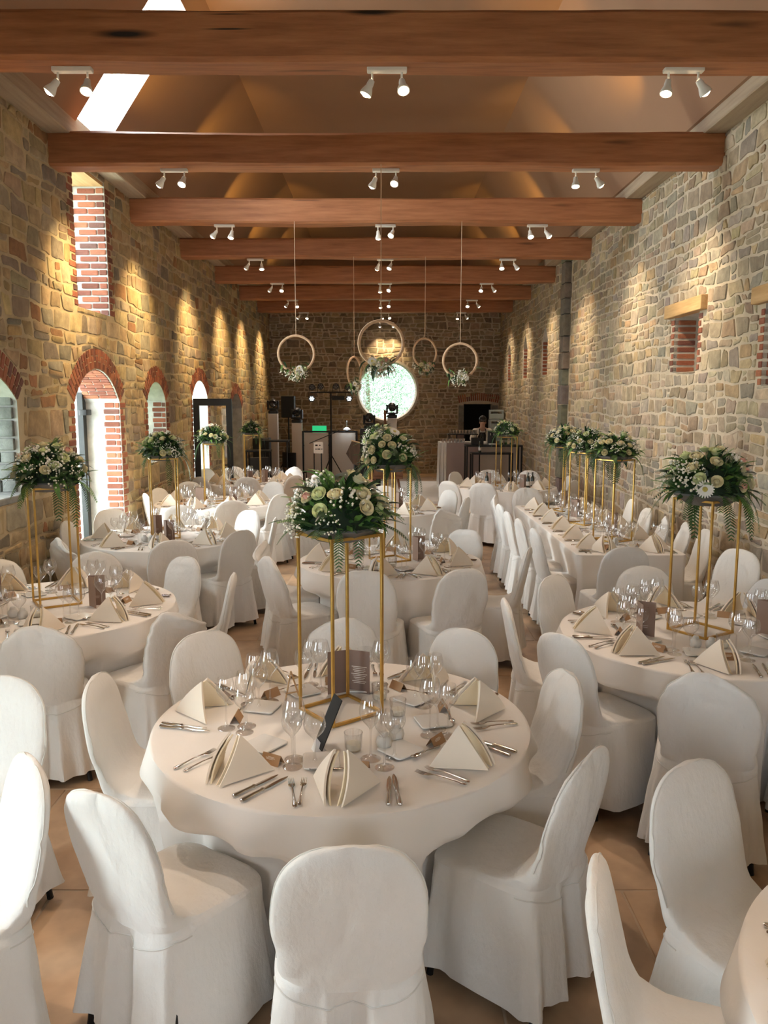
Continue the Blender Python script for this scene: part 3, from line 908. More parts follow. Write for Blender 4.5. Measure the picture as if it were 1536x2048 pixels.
tree((2.6, 35.5, -1), 7, 2.6, 2, 'leafy green tree seen in the right of the round window')
# ================================================================== LIGHT FITTINGS
WARM = (1.0, .74, .42)
SPOT_WALL, SPOT_DOWN, UPLIGHT_W = 240, 185, 60
def spot(name, loc, target, watt, cone, blend, col=WARM, rad=.03):
    d = bpy.data.lights.new(name, 'SPOT'); d.energy = watt; d.spot_size = math.radians(cone); d.spot_blend = blend
    d.color = col; d.shadow_soft_size = rad
    o = bpy.data.objects.new(name, d); COL.objects.link(o); o.location = loc
    o.rotation_euler = (Vector(target) - Vector(loc)).to_track_quat('-Z', 'Y').to_euler()
hb = MB(); hb.lathe([(.012, .0), (.02, -.004), (.024, -.03), (.024, -.045), (.040, -.085), (.042, -.105), (.036, -.105), (.03, -.085)], 14); HEAD = hb.mesh('spot_head', M['white_paint'])
ub = MB(); ub.lathe([(.0005, -.120), (.014, -.117), (.027, -.109), (.034, -.097)], 12); BULB = ub.mesh('bulb', M['bulb'])
BSIDE = {-1: 'left', 0: 'centre', 1: 'right'}
for bi, y in enumerate(BEAMY):
    zb = (4.575 if bi > 2 else 4.50) - .158
    for side, x in ((-1, -2.1), (0, .02), (1, 2.02)):
        t = thing('track_spotlight', 'white two-headed ceiling spotlight, %s, under the %s oak beam' % (BSIDE[side], BEAMNAME[bi]) if bi > 1 else 'white two-headed ceiling spotlight above the picture edge', 'spotlight', (x, y, zb), 0, 'spotlights under the beams')
        mb = MB(); mb.rbox((0, 0, -.012), (.27, .06, .03), .008, n=2); mb.build('mounting_bar', M['white_paint'], t)
        for hx in (-.10, .10):
            outer = (hx * side > 0)
            base = Vector((hx, 0, -.03))
            if side == 0: d = Vector((rnd.uniform(-.5, .5), rnd.uniform(-.8, -.4) if hx > 0 else rnd.uniform(-.2, .4), -1))
            elif outer: d = Vector((side * .80, rnd.uniform(-.1, .25), -1))
            else: d = Vector((rnd.uniform(-.25, .25), rnd.uniform(-.75, -.25), -1))
            d.normalize()
            mb = MB(); mb.tube([base + Vector((0, 0, .008)), base + Vector((0, 0, -.05))], .008, 8); mb.build('stem', M['white_paint'], t)
            q = d.to_track_quat('-Z', 'Y'); piv = base + Vector((0, 0, -.045))
            h = inst('spot_head', HEAD, t, piv, q)
            inst('bulb', BULB, h)
            w0 = Vector((x, y, zb)) + piv + d * .115
            if side and outer:
                spot('spot_lamp', w0, w0 + d, SPOT_WALL * (1.7 if side < 0 else 1.05), 78, 1.0, (1.0, .70, .34) if side < 0 else (1.0, .78, .50))
            elif side or bi > 0:
                spot('spot_lamp', w0, w0 + d, SPOT_DOWN, 50, .8, (1.0, .80, .62))
# gold uplights lying on top of the beams
for bi in range(3, 8):
    for s in (-1, 1):
        p = Vector((s * 2.35, BEAMY[bi] + .05, 4.80))
        spot('uplight_lamp', p, p + Vector((s * .02, 1.1, 1.1)), UPLIGHT_W, 60, 1.0, (1.0, .60, .13))
for s in (-1, 1):
    p = Vector((s * 1.35, BEAMY[3] + .10, 4.80)); spot('uplight_lamp', p, p + Vector((s * .15, .5, 1.0)), UPLIGHT_W * .8, 45, .9, (1.0, .6, .2))
# wall washers shining on the far gable above the round window
for x in (-.12, .26):
    t = thing('gable_spotlight', 'small white spotlight above the round window, %s' % ('left one' if x < 0 else 'right one'), 'spotlight', (x, YB - .35, 4.3))
    mb = MB(); mb.rbox((0, .18, .012), (.06, .36, .03), .008); mb.build('mounting_bar', M['white_paint'], t)
    h = inst('spot_head', HEAD, t, (0, 0, 0)); inst('bulb', BULB, h)
    spot('spot_lamp', (x, YB - .35, 4.18), (x, YB - .0, 3.1), 130, 75, 1.0)

# ================================================================== CHAIRS
def chair_parts(seed, slump=0.):
    """one fabric-covered banquet chair; faces +y, origin on the floor under the seat"""
    r = random.Random(seed); sx = seed * 7.31
    phis = []
    for k in range(72):
        phis.append(2 * PI * k / 72)
    c0 = 1.5 * PI
    phis = sorted(set([round(p, 4) for p in phis] + [round(c0 + d, 4) for d in (-.06, -.04, -.024, -.012, .012, .024, .04, .06)]))
    HEM = .055
    L = []   # (z, hw, yr, yf, e, part)
    for k in range(15):
        t = k / 14; z = HEM + (.462 - HEM) * t
        L.append((z, .222 + .038 * (1 - t) ** 1.2, -.232 - .045 * (1 - t), .225 + .03 * (1 - t), 5.5, 0))
    yb = lambda z: -.205 - .21 * (z - .47)
    seat = [(.472, .219, .219, 5), (.478, .212, .20, 4.6), (.482, .208, .12, 4.4), (.485, .206, .03, 4.2), (.492, .205, -.05, 4.0), (.510, .205, -.105, 3.7)]
    for z, hw, yf, e in seat: L.append((z, hw, yb(z) - .027, yf, e, 1))
    ztop, zs = .945, .66
    for k in range(1, 25):
        t = k / 24
        z = .510 + (ztop - .510) * (1 - (1 - t) ** 1.35)
        hw = .203 + .016 * min(1, (z - .5) / .2)
        if z > zs:
            q = min(1, (z - zs) / (ztop - zs)); hw *= max(.0, 1 - q ** 2.9) ** (1 / 2.5)
        yf = yb(z) + .030 + .055 * math.exp(-(z - .51) / .05)
        th = 1.0
        if z > ztop - .05: th = max(.25, math.sqrt(max(0, (ztop - z) / .05)))
        ym = (yb(z) - .027 + yf) / 2; hd = (yf - yb(z) + .027) / 2 * th
        L.append((z, max(hw, .02), ym - hd, ym + hd, 3.4 - 1.0 * t, 2))
    n = len(phis); rings = []
    fold_ph = [r.uniform(0, 2 * PI) for _ in range(3)]
    for z, hw, yr, yf, e, part in L:
        ring = []; yc = (yr + yf) / 2; hd = (yf - yr) / 2
        for p in phis:
            c, s = math.cos(p), math.sin(p)
            x = hw * math.copysign(abs(c) ** (2 / e), c); y = yc + hd * math.copysign(abs(s) ** (2 / e), s)
            P = Vector((x, y, z)); rad = Vector((x, y - yc, 0))
            rad = rad.normalized() if rad.length > 1e-5 else Vector((0, 1, 0))
            if part == 0:
                t = 1 - (z - HEM) / (.462 - HEM)
                a = .021 * t * (math.sin(5 * p + fold_ph[0]) + .6 * math.sin(9 * p + fold_ph[1]) + .4 * math.sin(14 * p + fold_ph[2]))
                P += rad * a
                if t > .97: P.z += .010 * math.sin(4 * p + fold_ph[1])
                if abs(p - c0) < .2 and z < .45:
                    g = math.exp(-((p - c0) / .013) ** 2)
                    P.y += .06 * g * min(1, t * 3 + .2) - .012 * t * math.exp(-((abs(p - c0) - .04) / .02) ** 2)
            w = .0095 if part == 2 else .006
            nn = noise.noise((x * 6 + sx, z * 5, y * 6)) * w + noise.noise((x * 15 + sx, z * 11 + x * 9, y * 15)) * w * .6
            # diagonal pull folds where the back meets the seat
            if .40 < z < .72:
                d = noise.noise((sx, (z * 1.0 + abs(x) * .9) * 16, x * 2.0)); nn += d * .009 * (1 - abs(z - .55) / .18)
            if slump and z > .70:
                q = (z - .70) / .24
                P.z -= slump * .055 * q * (1 + math.sin(x * 11 + sx) * .8); P.y -= slump * .03 * q * math.sin(x * 14 + sx)
                nn += slump * .011 * math.sin(z * 85 + x * 18 + sx) * q
            P += rad * nn
            ring.append(P)
        rings.append((ring, part))
    # split into the three sewn panels: skirt, seat, backrest
    out = {}
    for nm, lo, hi in (('skirt', 0, 15), ('seat_cover', 14, 21), ('backrest_cover', 20, len(rings))):
        mb = MB(); V = []; F = []
        rs = [rings[i][0] for i in range(lo, hi)]
        for q in rs: V += q
        for i in range(len(rs) - 1):
            for k in range(n):
                j = (k + 1) % n; F.append((i * n + k, i * n + j, (i + 1) * n + j, (i + 1) * n + k))
        if nm == 'backrest_cover': F.append(tuple(range((len(rs) - 1) * n, len(rs) * n)))
        mb.add(V, F); out[nm] = mb.mesh(nm, M['cover'], True, 60)
    # curved seam across the back, where the skirt is sewn on
    pts = []
    back = [i for i, p in enumerate(phis) if PI * 1.06 < p < PI * 1.94]
    def onback(i, z):
        for a in range(len(rings) - 1):
            A, B = rings[a][0][i], rings[a + 1][0][i]
            if A.z <= z <= B.z and B.z - A.z > 1e-5:
                return A.lerp(B, (z - A.z) / (B.z - A.z))
        return rings[14][0][i]
    for i in back:
        x = rings[14][0][i].x
        p = onback(i, .452 - .045 * max(0, 1 - (x / .2) ** 2)); pts.append(p + Vector((0, -.001, 0)))
    mb = MB(); mb.tube(pts, .0028, 5); out['seam'] = mb.mesh('seam', M['seam'])
    # seam along the rim of the backrest
    left = [min(rings[i][0], key=lambda p: p.x) for i in range(22, len(rings) - 1)]; right = [max(rings[i][0], key=lambda p: p.x) for i in range(22, len(rings) - 1)]
    mb = MB(); mb.tube([p + Vector((-.001, .006, 0)) for p in left] + [p + Vector((.001, .006, 0)) for p in reversed(right)], .0026, 5); out['rim'] = mb.mesh('piping', M['seam'])
    return out
lm = MB(); lm.tube([(0, 0, .45), (0, 0, .012), (0, 0, .0)], [.013, .013, .014], 8); LEG = lm.mesh('leg', M['black_metal'])
CHAIRS = [chair_parts(k + 1, s) for k, s in enumerate((0, 0, .15, 0, .55, 1.0, .3))]
def chair_at(x, y, rz, label, group, var):
    P = CHAIRS[var % len(CHAIRS)]
    t = thing('banquet_chair', label, 'chair', (x, y, 0), rz, group)
    sk_ = inst('skirt', P['skirt'], t); inst('seam', P['seam'], sk_)
    inst('seat_cover', P['seat_cover'], t)
    bk = inst('backrest_cover', P['backrest_cover'], t); inst('piping', P['rim'], bk)
    for a, b in ((-1, 1), (1, 1), (-1, -1), (1, -1)):
        lean = (math.radians(b * 5.0), math.radians(-a * 5.0), 0)
        inst('leg', LEG, t, (a * .215, b * .205 + (-.02 if b < 0 else 0), 0), lean)
    return t
# table centre, radius, description
TABLES = {
 'T1': ((-.18, 3.27), .79, 'nearest centre table'), 'T2': ((-2.22, 5.2), .80, 'near left table'), 'T3': ((1.86, 4.57), .80, 'near right table'),
 'T4': ((.05, 6.75), .78, 'second centre table'), 'T5': ((-2.2, 7.95), .80, 'second left table'), 'T6': ((-2.27, 10.7), .80, 'third left table'),
 'T7': ((-2.22, 13.5), .80, 'farthest left table'), 'T8': ((-.03, 10.1), .78, 'farthest centre table'), 'T10': ((1.95, 12.75), .80, 'far right table by the bar'),
 'T11': ((1.62, 1.5), .80, 'bottom right corner table')}
# chairs: angle seen from the table centre, distance of the backrest top
CH = {
 'T1': [(-86, 1.28, 3), (-126, 1.19, 2), (176, 1.07, 0), (137, 1.05, 1), (92, 1.03, 4), (51, .98, 0), (9, 1.02, 6), (-38, 1.12, 2)],
 'T2': [(-70, 1.14, 4), (-32, 1.24, 5), (10, 1.2, 0), (55, 1.15, 6), (92, 1.0, 0), (-118, 1.12, 1), (136, 1.05, 2)],
 'T3': [(-147, 1.12, 2), (174, 1.14, 0), (132, 1.05, 1), (89, 1.08, 0), (40, 1.0, 3), (-109, 1.28, 4), (-60, 1.15, 1)],
 'T4': [(178, 1.12, 5), (-141, 1.19, 4), (-98, 1.27, 3), (-66, 1.3, 0), (-20, 1.19, 1), (43, 1.02, 6), (84, .98, 0), (136, 1.02, 2)],
 'T5': [(-73, 1.28, 0), (-38, 1.13, 1), (6, 1.1, 0), (52, 1.12, 6), (97, 1.12, 0), (137, 1.12, 3), (-122, 1.2, 5), (184, .98, 2)],
 'T6': [(-150, .93, 0), (165, .88, 2), (-69, 1.3, 1), (-28, 1.08, 0), (57, 1.2, 3), (122, 1.2, 0), (10, 1.1, 2)],
 'T7': [(-85, 1.08, 0), (150, 1.08, 1), (118, 1.1, 3), (61, 1.2, 4), (-45, 1.12, 0), (30, 1.2, 5), (-128, 1.14, 2)],
 'T8': [(-58, 1.4, 5), (30, 1.05, 3), (-100, 1.15, 0), (175, 1.1, 1), (-142, 1.1, 2), (88, 1.05, 0), (132, 1.05, 3), (-15, 1.1, 1)],
 'T10': [(-138, 1.36, 0), (-114, 1.32, 3), (140, 1.0, 1), (-4, 1.0, 2), (-42, 1.2, 0), (60, 1.05, 1), (98, 1.05, 3)],
 'T11': [(122, 1.17, 0), (160, 1.15, 3)]}
CLOCK = ['right', 'back right', 'back', 'back left', 'left', 'front left', 'front', 'front right']
def names8(angles):
    """a different word for every place round a table, in the order of the photograph"""
    cand = []
    for i, a in enumerate(angles):
        for w in range(8):
            d = abs((a - w * 45 + 180) % 360 - 180); cand.append((d, i, w))
    cand.sort(); got = {}; used = set()
    for d, i, w in cand:
        if i not in got and w not in used: got[i] = w; used.add(w)
    return [CLOCK[got[i]] for i in range(len(angles))]
CHPOS = {}
for t, lst in CH.items():
    (cx, cy), R, desc = TABLES[t]; nm = names8([a for a, _, _ in lst]); CHPOS[t] = []
    for (a, rt, var), w in zip(lst, nm):
        th = math.radians(a); ro = rt - .30
        x, y = cx + ro * math.cos(th), cy + ro * math.sin(th)
        rz = math.atan2(math.cos(th), -math.sin(th)) + rnd.uniform(-.09, .09)
        chair_at(x, y, rz, 'white covered banquet chair at the %s of the %s' % (w, desc), 'chairs at the %s' % desc, var)
        CHPOS[t].append((th, ro - .235))
# chairs of the long table, of the table beyond the left edge and one drawn back
def chair_dir(x, y, face, label, group, var):     # x, y of the backrest top
    f = Vector((math.cos(face), math.sin(face))); chair_at(x + f.x * .30, y + f.y * .30, math.atan2(-f.x, f.y), label, group, var)
ORD = ['first', 'second', 'third', 'fourth', 'fifth', 'sixth']
LT = (1.72, 2.70, 7.0, 10.42)
for k, (x, y) in enumerate([(1.40, 7.36), (1.36, 7.98), (1.33, 8.58), (1.33, 9.12), (1.33, 9.66), (1.42, 10.2)]):
    chair_dir(x, y, rnd.uniform(-.12, .12), 'white covered chair on the aisle side of the long table, %s from the camera' % ORD[k], 'chairs at the long right table', k)
for k, (x, y) in enumerate([(2.99, 7.3), (3.0, 7.84), (3.0, 8.42), (3.0, 9.0), (3.0, 9.6)]):
    chair_dir(x, y, PI + rnd.uniform(-.12, .12), 'white covered chair on the wall side of the long table, %s from the camera' % ORD[k], 'chairs at the long right table', k + 3)
chair_dir(1.98, 6.42, PI / 2 + .1, 'white covered chair at the near end of the long table, back to the camera', 'chairs at the long right table', 0)
chair_dir(1.98, 10.98, -PI / 2, 'white covered chair at the far end of the long table', 'chairs at the long right table', 2)
chair_dir(2.86, 6.3, PI + .45, 'white covered chair drawn back against the right wall before the long table', None, 3)
chair_dir(-1.62, 3.32, -PI / 2 - .3, 'white covered chair cut by the left edge, upper of the two', 'chairs cut by the left edge', 0)
chair_dir(-1.17, 2.52, -PI * .78, 'white covered chair cut by the left edge, lower of the two', 'chairs cut by the left edge', 3)

# ================================================================== TABLES AND CLOTHS
def round_cloth(R, chairs, seed):
    r = random.Random(seed); n = 168; ZT = .762
    mb = MB(); V = []; F = []
    ph = [r.uniform(0, 2 * PI) for _ in range(4)]; nf = r.choice((11, 12, 13))
    levels = [('t', .0005), ('t', .3), ('t', .6), ('t', .85), ('t', .96), ('t', .99)]
    zs = [.760, .752, .735, .70, .65, .60, .55, .50, .46, .40, .33, .24, .16, .08, .015]
    rows = []
    for kind, s in levels:
        rows.append([(R * s * math.cos(2 * PI * k / n), R * s * math.sin(2 * PI * k / n), ZT + .0008 * noise.noise((s * 9, k * .3, seed))) for k in range(n)])
    for z in zs:
        t = (ZT - z) / ZT; row = []
        for k in range(n):
            a = 2 * PI * k / n
            f = math.sin(nf * a + ph[0] + .8 * math.sin(2 * a + ph[1])); f = (abs(f) ** .7) * math.copysign(1, f)
            g = .5 + .5 * math.sin(3 * a + ph[2])
            amp = .075 * min(1, t * 1.6) * (.45 + g)
            rr = R * (1.0 + .004) + .018 * min(1, t * 6) + .05 * t + amp * f
            rr += .012 * t * noise.noise((math.cos(a) * 5, math.sin(a) * 5, z * 3 + seed))
            for th, lim in chairs:
                d = abs((a - th + PI) % (2 * PI) - PI) * max(lim, .3)
                w = max(0, 1 - max(0, d - .215) / .09); w = w * w * (3 - 2 * w)
                if w > 0 and lim < rr:
                    q = min(1, max(0, (.64 - z) / .14)); q = q * q * (3 - 2 * q)
                    rr = rr + (min(rr, lim - .02) - rr) * w * q
            row.append((rr * math.cos(a), rr * math.sin(a), z))
        rows.append(row)
    for q in rows: V += q
    for i in range(len(rows) - 1):
        for k in range(n):
            j = (k + 1) % n; F.append((i * n + k, (i + 1) * n + k, (i + 1) * n + j, i * n + j))
    F.append(tuple(range(n)))
    mb.add(V, F); return mb
tp = MB(); tp.lathe([(.0005, .715), (.74, .715), (.75, .722), (.75, .752), (.74, .756), (.0005, .756)], 32); TOP = tp.mesh('tabletop', M['light_wood'])
tl = MB(); tl.tube([(0, 0, 0), (0, 0, .715)], .02, 8); TLEG = tl.mesh('leg', M['black_metal'])
for k, (t, ((cx, cy), R, desc)) in enumerate(TABLES.items()):
    o = thing('round_table', 'round banquet table hidden under the cloth of the %s' % desc, 'table', (cx, cy, 0), 0)
    inst('tabletop', TOP, o)
    for a in range(4): inst('leg', TLEG, o, (.27 * math.cos(a * PI / 2 + .8), .27 * math.sin(a * PI / 2 + .8), 0))
    c = round_cloth(R, CHPOS[t], k + 3).build('tablecloth', M['cloth'], None, True, 70, (cx, cy, 0))
    tag(c, 'ivory floor-length round tablecloth on the %s' % desc, 'tablecloth', 'round tablecloths')
# long table
def long_cloth():
    x0, x1, y0, y1 = LT; cx, cy = (x0 + x1) / 2, (y0 + y1) / 2; hx, hy = (x1 - x0) / 2, (y1 - y0) / 2
    mb = MB(); rc = .05; pts = []
    def seg(ax, ay, bx, by, m):
        for k in range(m): pts.append((ax + (bx - ax) * k / m, ay + (by - ay) * k / m))
    for (px, py, a0) in ((hx - rc, hy - rc, 0), (-hx + rc, hy - rc, 90), (-hx + rc, -hy + rc, 180), (hx - rc, -hy + rc, 270)):
        for k in range(6):
            a = math.radians(a0 + 90 * k / 5); pts.append((px + rc * math.cos(a), py + rc * math.sin(a)))
        nxt = {0: ((hx - rc, hy), (-hx + rc, hy), 26), 90: ((-hx, hy - rc), (-hx, -hy + rc), 80), 180: ((-hx + rc, -hy), (hx - rc, -hy), 26), 270: ((hx, -hy + rc), (hx, hy - rc), 80)}[a0]
        A, B, m = nxt
        for k in range(1, m): pts.append((A[0] + (B[0] - A[0]) * k / m, A[1] + (B[1] - A[1]) * k / m))
    n = len(pts); rows = []
    for s in (.0005, .5, .9, .985): rows.append([(x * s, y * s, .762) for x, y in pts])
    for z in (.76, .75, .72, .66, .58, .48, .38, .28, .18, .08, .015):
        t = (.762 - z) / .762; row = []
        for i, (x, y) in enumerate(pts):
            ex = max(abs(x) / hx, 0) ; ey = abs(y) / hy
            nx = math.copysign(1, x) if ex > .985 else 0; ny = math.copysign(1, y) if ey > .996 else 0
            corner = math.exp(-(((hx - abs(x)) ** 2 + (hy - abs(y)) ** 2) / .02))
            d = (.02 * min(1, t * 6) + .03 * t) + t * (.028 * math.sin((x + y) * 17) + .02 * math.sin((x - y) * 9 + 1) - .03) + corner * t * .10
            if nx: d -= .13 * min(1, max(0, (.72 - z) / .2)) * .6
            if ny: d -= .05 * t
            row.append((x + nx * d, y + ny * d, z))
        rows.append(row)
    V = [p for q in rows for p in q]; F = []
    for i in range(len(rows) - 1):
        for k in range(n):
            j = (k + 1) % n; F.append((i * n + k, (i + 1) * n + k, (i + 1) * n + j, i * n + j))
    F.append(tuple(range(n))); mb.add(V, F)
    return mb, (cx, cy)
mb, LC = long_cloth(); tag(mb.build('tablecloth', M['cloth'], None, True, 70, (LC[0], LC[1], 0)), 'ivory floor-length tablecloth on the long right table', 'tablecloth')
o = thing('banquet_table', 'long banquet table hidden under its cloth by the right wall', 'table', (LC[0], LC[1], 0))
mb = MB(); mb.rbox((0, 0, .736), (LT[1] - LT[0] - .06, LT[3] - LT[2] - .06, .04), .02); mb.build('tabletop', M['light_wood'], o)
for a in (-1, 1):
    for b in (-1, 0, 1): inst('leg', TLEG, o, (a * .22, b * 1.4, 0))
# ================================================================== PLACE SETTINGS
ZT = .763
# --- wine glasses
def glass_prof(h, rb, rt, bh, rf):
    hb = h - bh
    bowl = []
    for k in range(9):
        t = k / 8
        r = rb * math.sin(min(1, t * 1.75) * PI / 2) if t < .571 else rb + (rt - rb) * ((t - .571) / .429) ** 1.4
        bowl.append((max(r, .004), hb + bh * t))
    stem = [(.010, .012), (.005, .022), (.0036, .05), (.0036, hb - .012), (.006, hb + .001)]
    foot = [(.0005, .0), (rf, .0), (rf, .0022), (rf * .6, .005), (.010, .012)]
    return bowl, stem, foot
GL = {}
for nm, arg in {'red_wine_glass': (.242, .045, .034, .122, .040), 'white_wine_glass': (.222, .039, .030, .106, .037), 'water_glass': (.195, .043, .036, .102, .037)}.items():
    b, s, f = glass_prof(*arg); n = 16
    m1 = MB(); m1.lathe(b, n); m2 = MB(); m2.lathe(s, 8); m3 = MB(); m3.lathe(f, n)
    al = MB(); al.lathe(b, 12); al.lathe(s, 6); al.lathe(f, 12)
    GL[nm] = (m1.mesh('glass_bowl', M['glass'], True, 80), m2.mesh('glass_stem', M['glass'], True, 80), m3.mesh('glass_foot', M['glass'], True, 60), al.mesh(nm, M['glass'], True, 80))
def put_glass(kind, x, y, label, near, group):
    a, b, c, whole = GL[kind]; z = ZT
    if near:
        o = thing(kind, label, 'glass', (x, y, z), 0, group)
        inst('glass_bowl', a, o); inst('glass_stem', b, o); inst('glass_foot', c, o)
    else: o = tag(inst(kind, whole, None, (x, y, z)), label, 'glass', group)
    return o
# --- cutlery, lying along +y (handle towards -y, the guest)
def ribbon(pts, n=6):
    """pts: (y, z, half width, half thickness) -> smooth bar"""
    mb = MB(); V = []; F = []
    for y, z, w, t in pts:
        for k in range(n):
            a = 2 * PI * k / n; V.append((w * math.cos(a), y, z + t * math.sin(a)))
    for i in range(len(pts) - 1):
        for k in range(n):
            j = (k + 1) % n; F.append((i * n + k, (i + 1) * n + k, (i + 1) * n + j, i * n + j))
    F.append(tuple(range(n))); F.append(tuple(range((len(pts) - 1) * n, len(pts) * n))[::-1])
    mb.add(V, F); return mb
kh = ribbon([(-.115, .006, .003, .003), (-.112, .007, .009, .006), (-.10, .007, .0105, .0065), (-.06, .007, .008, .006), (-.02, .007, .0065, .0055), (-.012, .007, .009, .007), (-.006, .007, .006, .005)], 10)
kb = ribbon([(-.006, .006, .004, .003), (.0, .006, .008, .0012), (.04, .006, .0095, .0012), (.085, .006, .0085, .001), (.108, .006, .004, .0008), (.115, .006, .001, .0006)], 8)
fh = ribbon([(-.105, .004, .003, .002), (-.10, .005, .009, .0025), (-.09, .006, .0095, .0025), (-.06, .008, .005, .002), (-.01, .011, .0035, .002), (.02, .011, .0035, .002), (.032, .009, .007, .002)], 8)
fb = ribbon([(.030, .0095, .006, .0018), (.040, .008, .011, .0016), (.055, .006, .0125, .0015), (.060, .006, .0125, .0014)], 8)
for q in (-.0095, -.0032, .0032, .0095):
    fb.tube([(q, .056, .006), (q, .075, .006), (q * .95, .098, .010)], [.0017, .0016, .0006], 5)
sh_ = ribbon([(-.085, .004, .003, .002), (-.08, .005, .008, .0025), (-.06, .006, .006, .002), (.0, .010, .003, .002), (.03, .008, .004, .002)], 8)
sb = MB(); V = []; F = []
for i in range(7):
    for k in range(12):
        a = 2 * PI * k / 12; t = i / 6
        V.append((.0155 * t * math.cos(a), .055 + .026 * t * math.sin(a), .003 + .007 * t * t))
for i in range(6):
    for k in range(12):
        j = (k + 1) % 12; F.append((i * 12 + k, i * 12 + j, (i + 1) * 12 + j, (i + 1) * 12 + k))
sb.add(V, F)
CUT = {'table_knife': (('handle', kh.mesh('handle', M['steel'])), ('blade', kb.mesh('blade', M['steel']))),
       'table_fork': (('handle', fh.mesh('handle', M['steel'])), ('tines', fb.mesh('tines', M['steel']))),
       'dessert_spoon': (('handle', sh_.mesh('handle', M['steel'])), ('spoon_bowl', sb.mesh('spoon_bowl', M['steel'])))}
def merged(parts):
    mb = MB()
    for nm, me in parts: mb.add([v.co.copy() for v in me.vertices], [tuple(p.vertices) for p in me.polygons])
    return mb
CUTW = {k: merged(v).mesh(k, M['steel']) for k, v in CUT.items()}
def put_cut(kind, x, y, rz, label, near, sc=1.0, group=None, dz=0.):
    cat = {'table_knife': 'knife', 'table_fork': 'fork', 'dessert_spoon': 'spoon'}[kind]
    if near:
        o = thing(kind, label, cat, (x, y, ZT + .001 + dz), rz, group); o.scale = (sc,) * 3
        for nm, me in CUT[kind]: inst(nm, me, o)
    else: o = tag(inst(kind, CUTW[kind], None, (x, y, ZT + .001 + dz), (0, 0, rz), sc), label, cat, group)
# --- napkin folded to a standing pyramid; the slit side faces -y (the guest)
def napkin_mesh(seed):
    r = random.Random(seed); mb = MB()
    A = Vector((r.uniform(-.004, .004), .005, .148)); Fp = Vector((0, -.125, .004))
    def sheet(s, off, thick, Bk, drop, mi, shrink=1.0):
        """one leaf: ridge from apex to front foot, spreading to the back corner"""
        mb.m = mi
        a = A + Vector((s * off, 0, -drop)); f = Fp + Vector((s * off * 1.3, drop * .9, 0)); b = Vector((s * Bk[0], Bk[1], .003))
        a = Vector((a.x, a.y, a.z)); nrm = (f - a).cross(b - a).normalized()
        if nrm.x * s < 0: nrm = -nrm
        n = 6; V = []; F = []
        outer = []; inner = []
        for i in range(n + 1):
            for j in range(n + 1 - i):
                u, v = i / n, j / n
                p = a * (1 - u - v) + f * u + b * v
                bul = .013 * 4 * u * (1 - u - v) * 1.2 + .007 * 4 * v * (1 - u - v)
                outer.append(p + nrm * (bul + thick / 2)); inner.append(p + nrm * (bul - thick / 2))
        idx = {}; q = 0
        for i in range(n + 1):
            for j in range(n + 1 - i): idx[(i, j)] = q; q += 1
        m = len(outer); V = outer + inner
        def tri(i0, i1, i2):
            F.append((i0, i1, i2) if s > 0 else (i0, i2, i1)); F.append((m + i0, m + i2, m + i1) if s > 0 else (m + i0, m + i1, m + i2))
        for i in range(n):
            for j in range(n - i):
                tri(idx[(i, j)], idx[(i + 1, j)], idx[(i, j + 1)])
                if j < n - i - 1: tri(idx[(i + 1, j)], idx[(i + 1, j + 1)], idx[(i, j + 1)])
        rim = [idx[(i, 0)] for i in range(n + 1)] + [idx[(n - j, j)] for j in range(1, n + 1)] + [idx[(0, n - j)] for j in range(1, n)]
        for k in range(len(rim)):
            p_, q_ = rim[k], rim[(k + 1) % len(rim)]; F.append((p_, q_, m + q_, m + p_))
        mb.add(V, F)
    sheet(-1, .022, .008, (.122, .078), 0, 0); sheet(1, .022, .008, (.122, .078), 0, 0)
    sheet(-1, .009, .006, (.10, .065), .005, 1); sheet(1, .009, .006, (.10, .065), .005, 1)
    mb.m = 0
    return mb
NAPM = []
for sd in (1, 2, 3):
    me = napkin_mesh(sd).mesh('napkin', [M['napkin'], M['napkin_fold_shade']], True, 50); NAPM.append(me)
# napkin as thing: outer folds and inner fold as parts
def split_napkin(sd):
    mb = napkin_mesh(sd); a, b = MB(), MB()
    for f, m_ in zip(mb.f, mb.fm):
        (a if m_ == 0 else b).add([mb.v[i] for i in f], [tuple(range(len(f)))])
    out = []
    for q, mt, nm in ((a, M['napkin'], 'outer_fold'), (b, M['napkin_fold_shade'], 'inner_fold')):
        me = q.mesh(nm, mt, False); bm_ = bmesh.new(); bm_.from_mesh(me); bmesh.ops.remove_doubles(bm_, verts=bm_.verts, dist=.0002)
        for f in bm_.faces: f.smooth = True
        bm_.to_mesh(me); bm_.free(); me.set_sharp_from_angle(angle=math.radians(50)); out.append((nm, me))
    return out
NAPP = [split_napkin(s) for s in (1, 2, 3)]
plm = MB(); plm.rbox((0, 0, .003), (.10, .10, .005), .012, n=3); plm.rbox((0, 0, .0085), (.138, .138, .007), .014, n=3); PLATE = plm.mesh('side_plate', M['porcelain'])
cd = MB(); hw_, hl_, hh_ = .022, .042, .036
cd.add([(-hl_, -hw_, 0), (hl_, -hw_, 0), (hl_, 0, hh_), (-hl_, 0, hh_), (-hl_, hw_, 0), (hl_, hw_, 0)], [(0, 1, 2, 3), (3, 2, 5, 4)])
cd.add([(-hl_, -hw_ + .0015, 0), (hl_, -hw_ + .0015, 0), (hl_, 0, hh_ - .0015), (-hl_, 0, hh_ - .0015), (-hl_, hw_ - .0015, 0), (hl_, hw_ - .0015, 0)], [(3, 2, 1, 0), (4, 5, 2, 3)])
CARD = cd.mesh('place_card', M['kraft'], False)
ap = MB(); 
for q in range(3): ap.box((-.004 + q * .002, -hw_ * (.50 - .1 * q) - .0006, hh_ * (.50 + .1 * q)), (.03 + .012 * (q % 2), .0008, .0022), Rx(-.55))
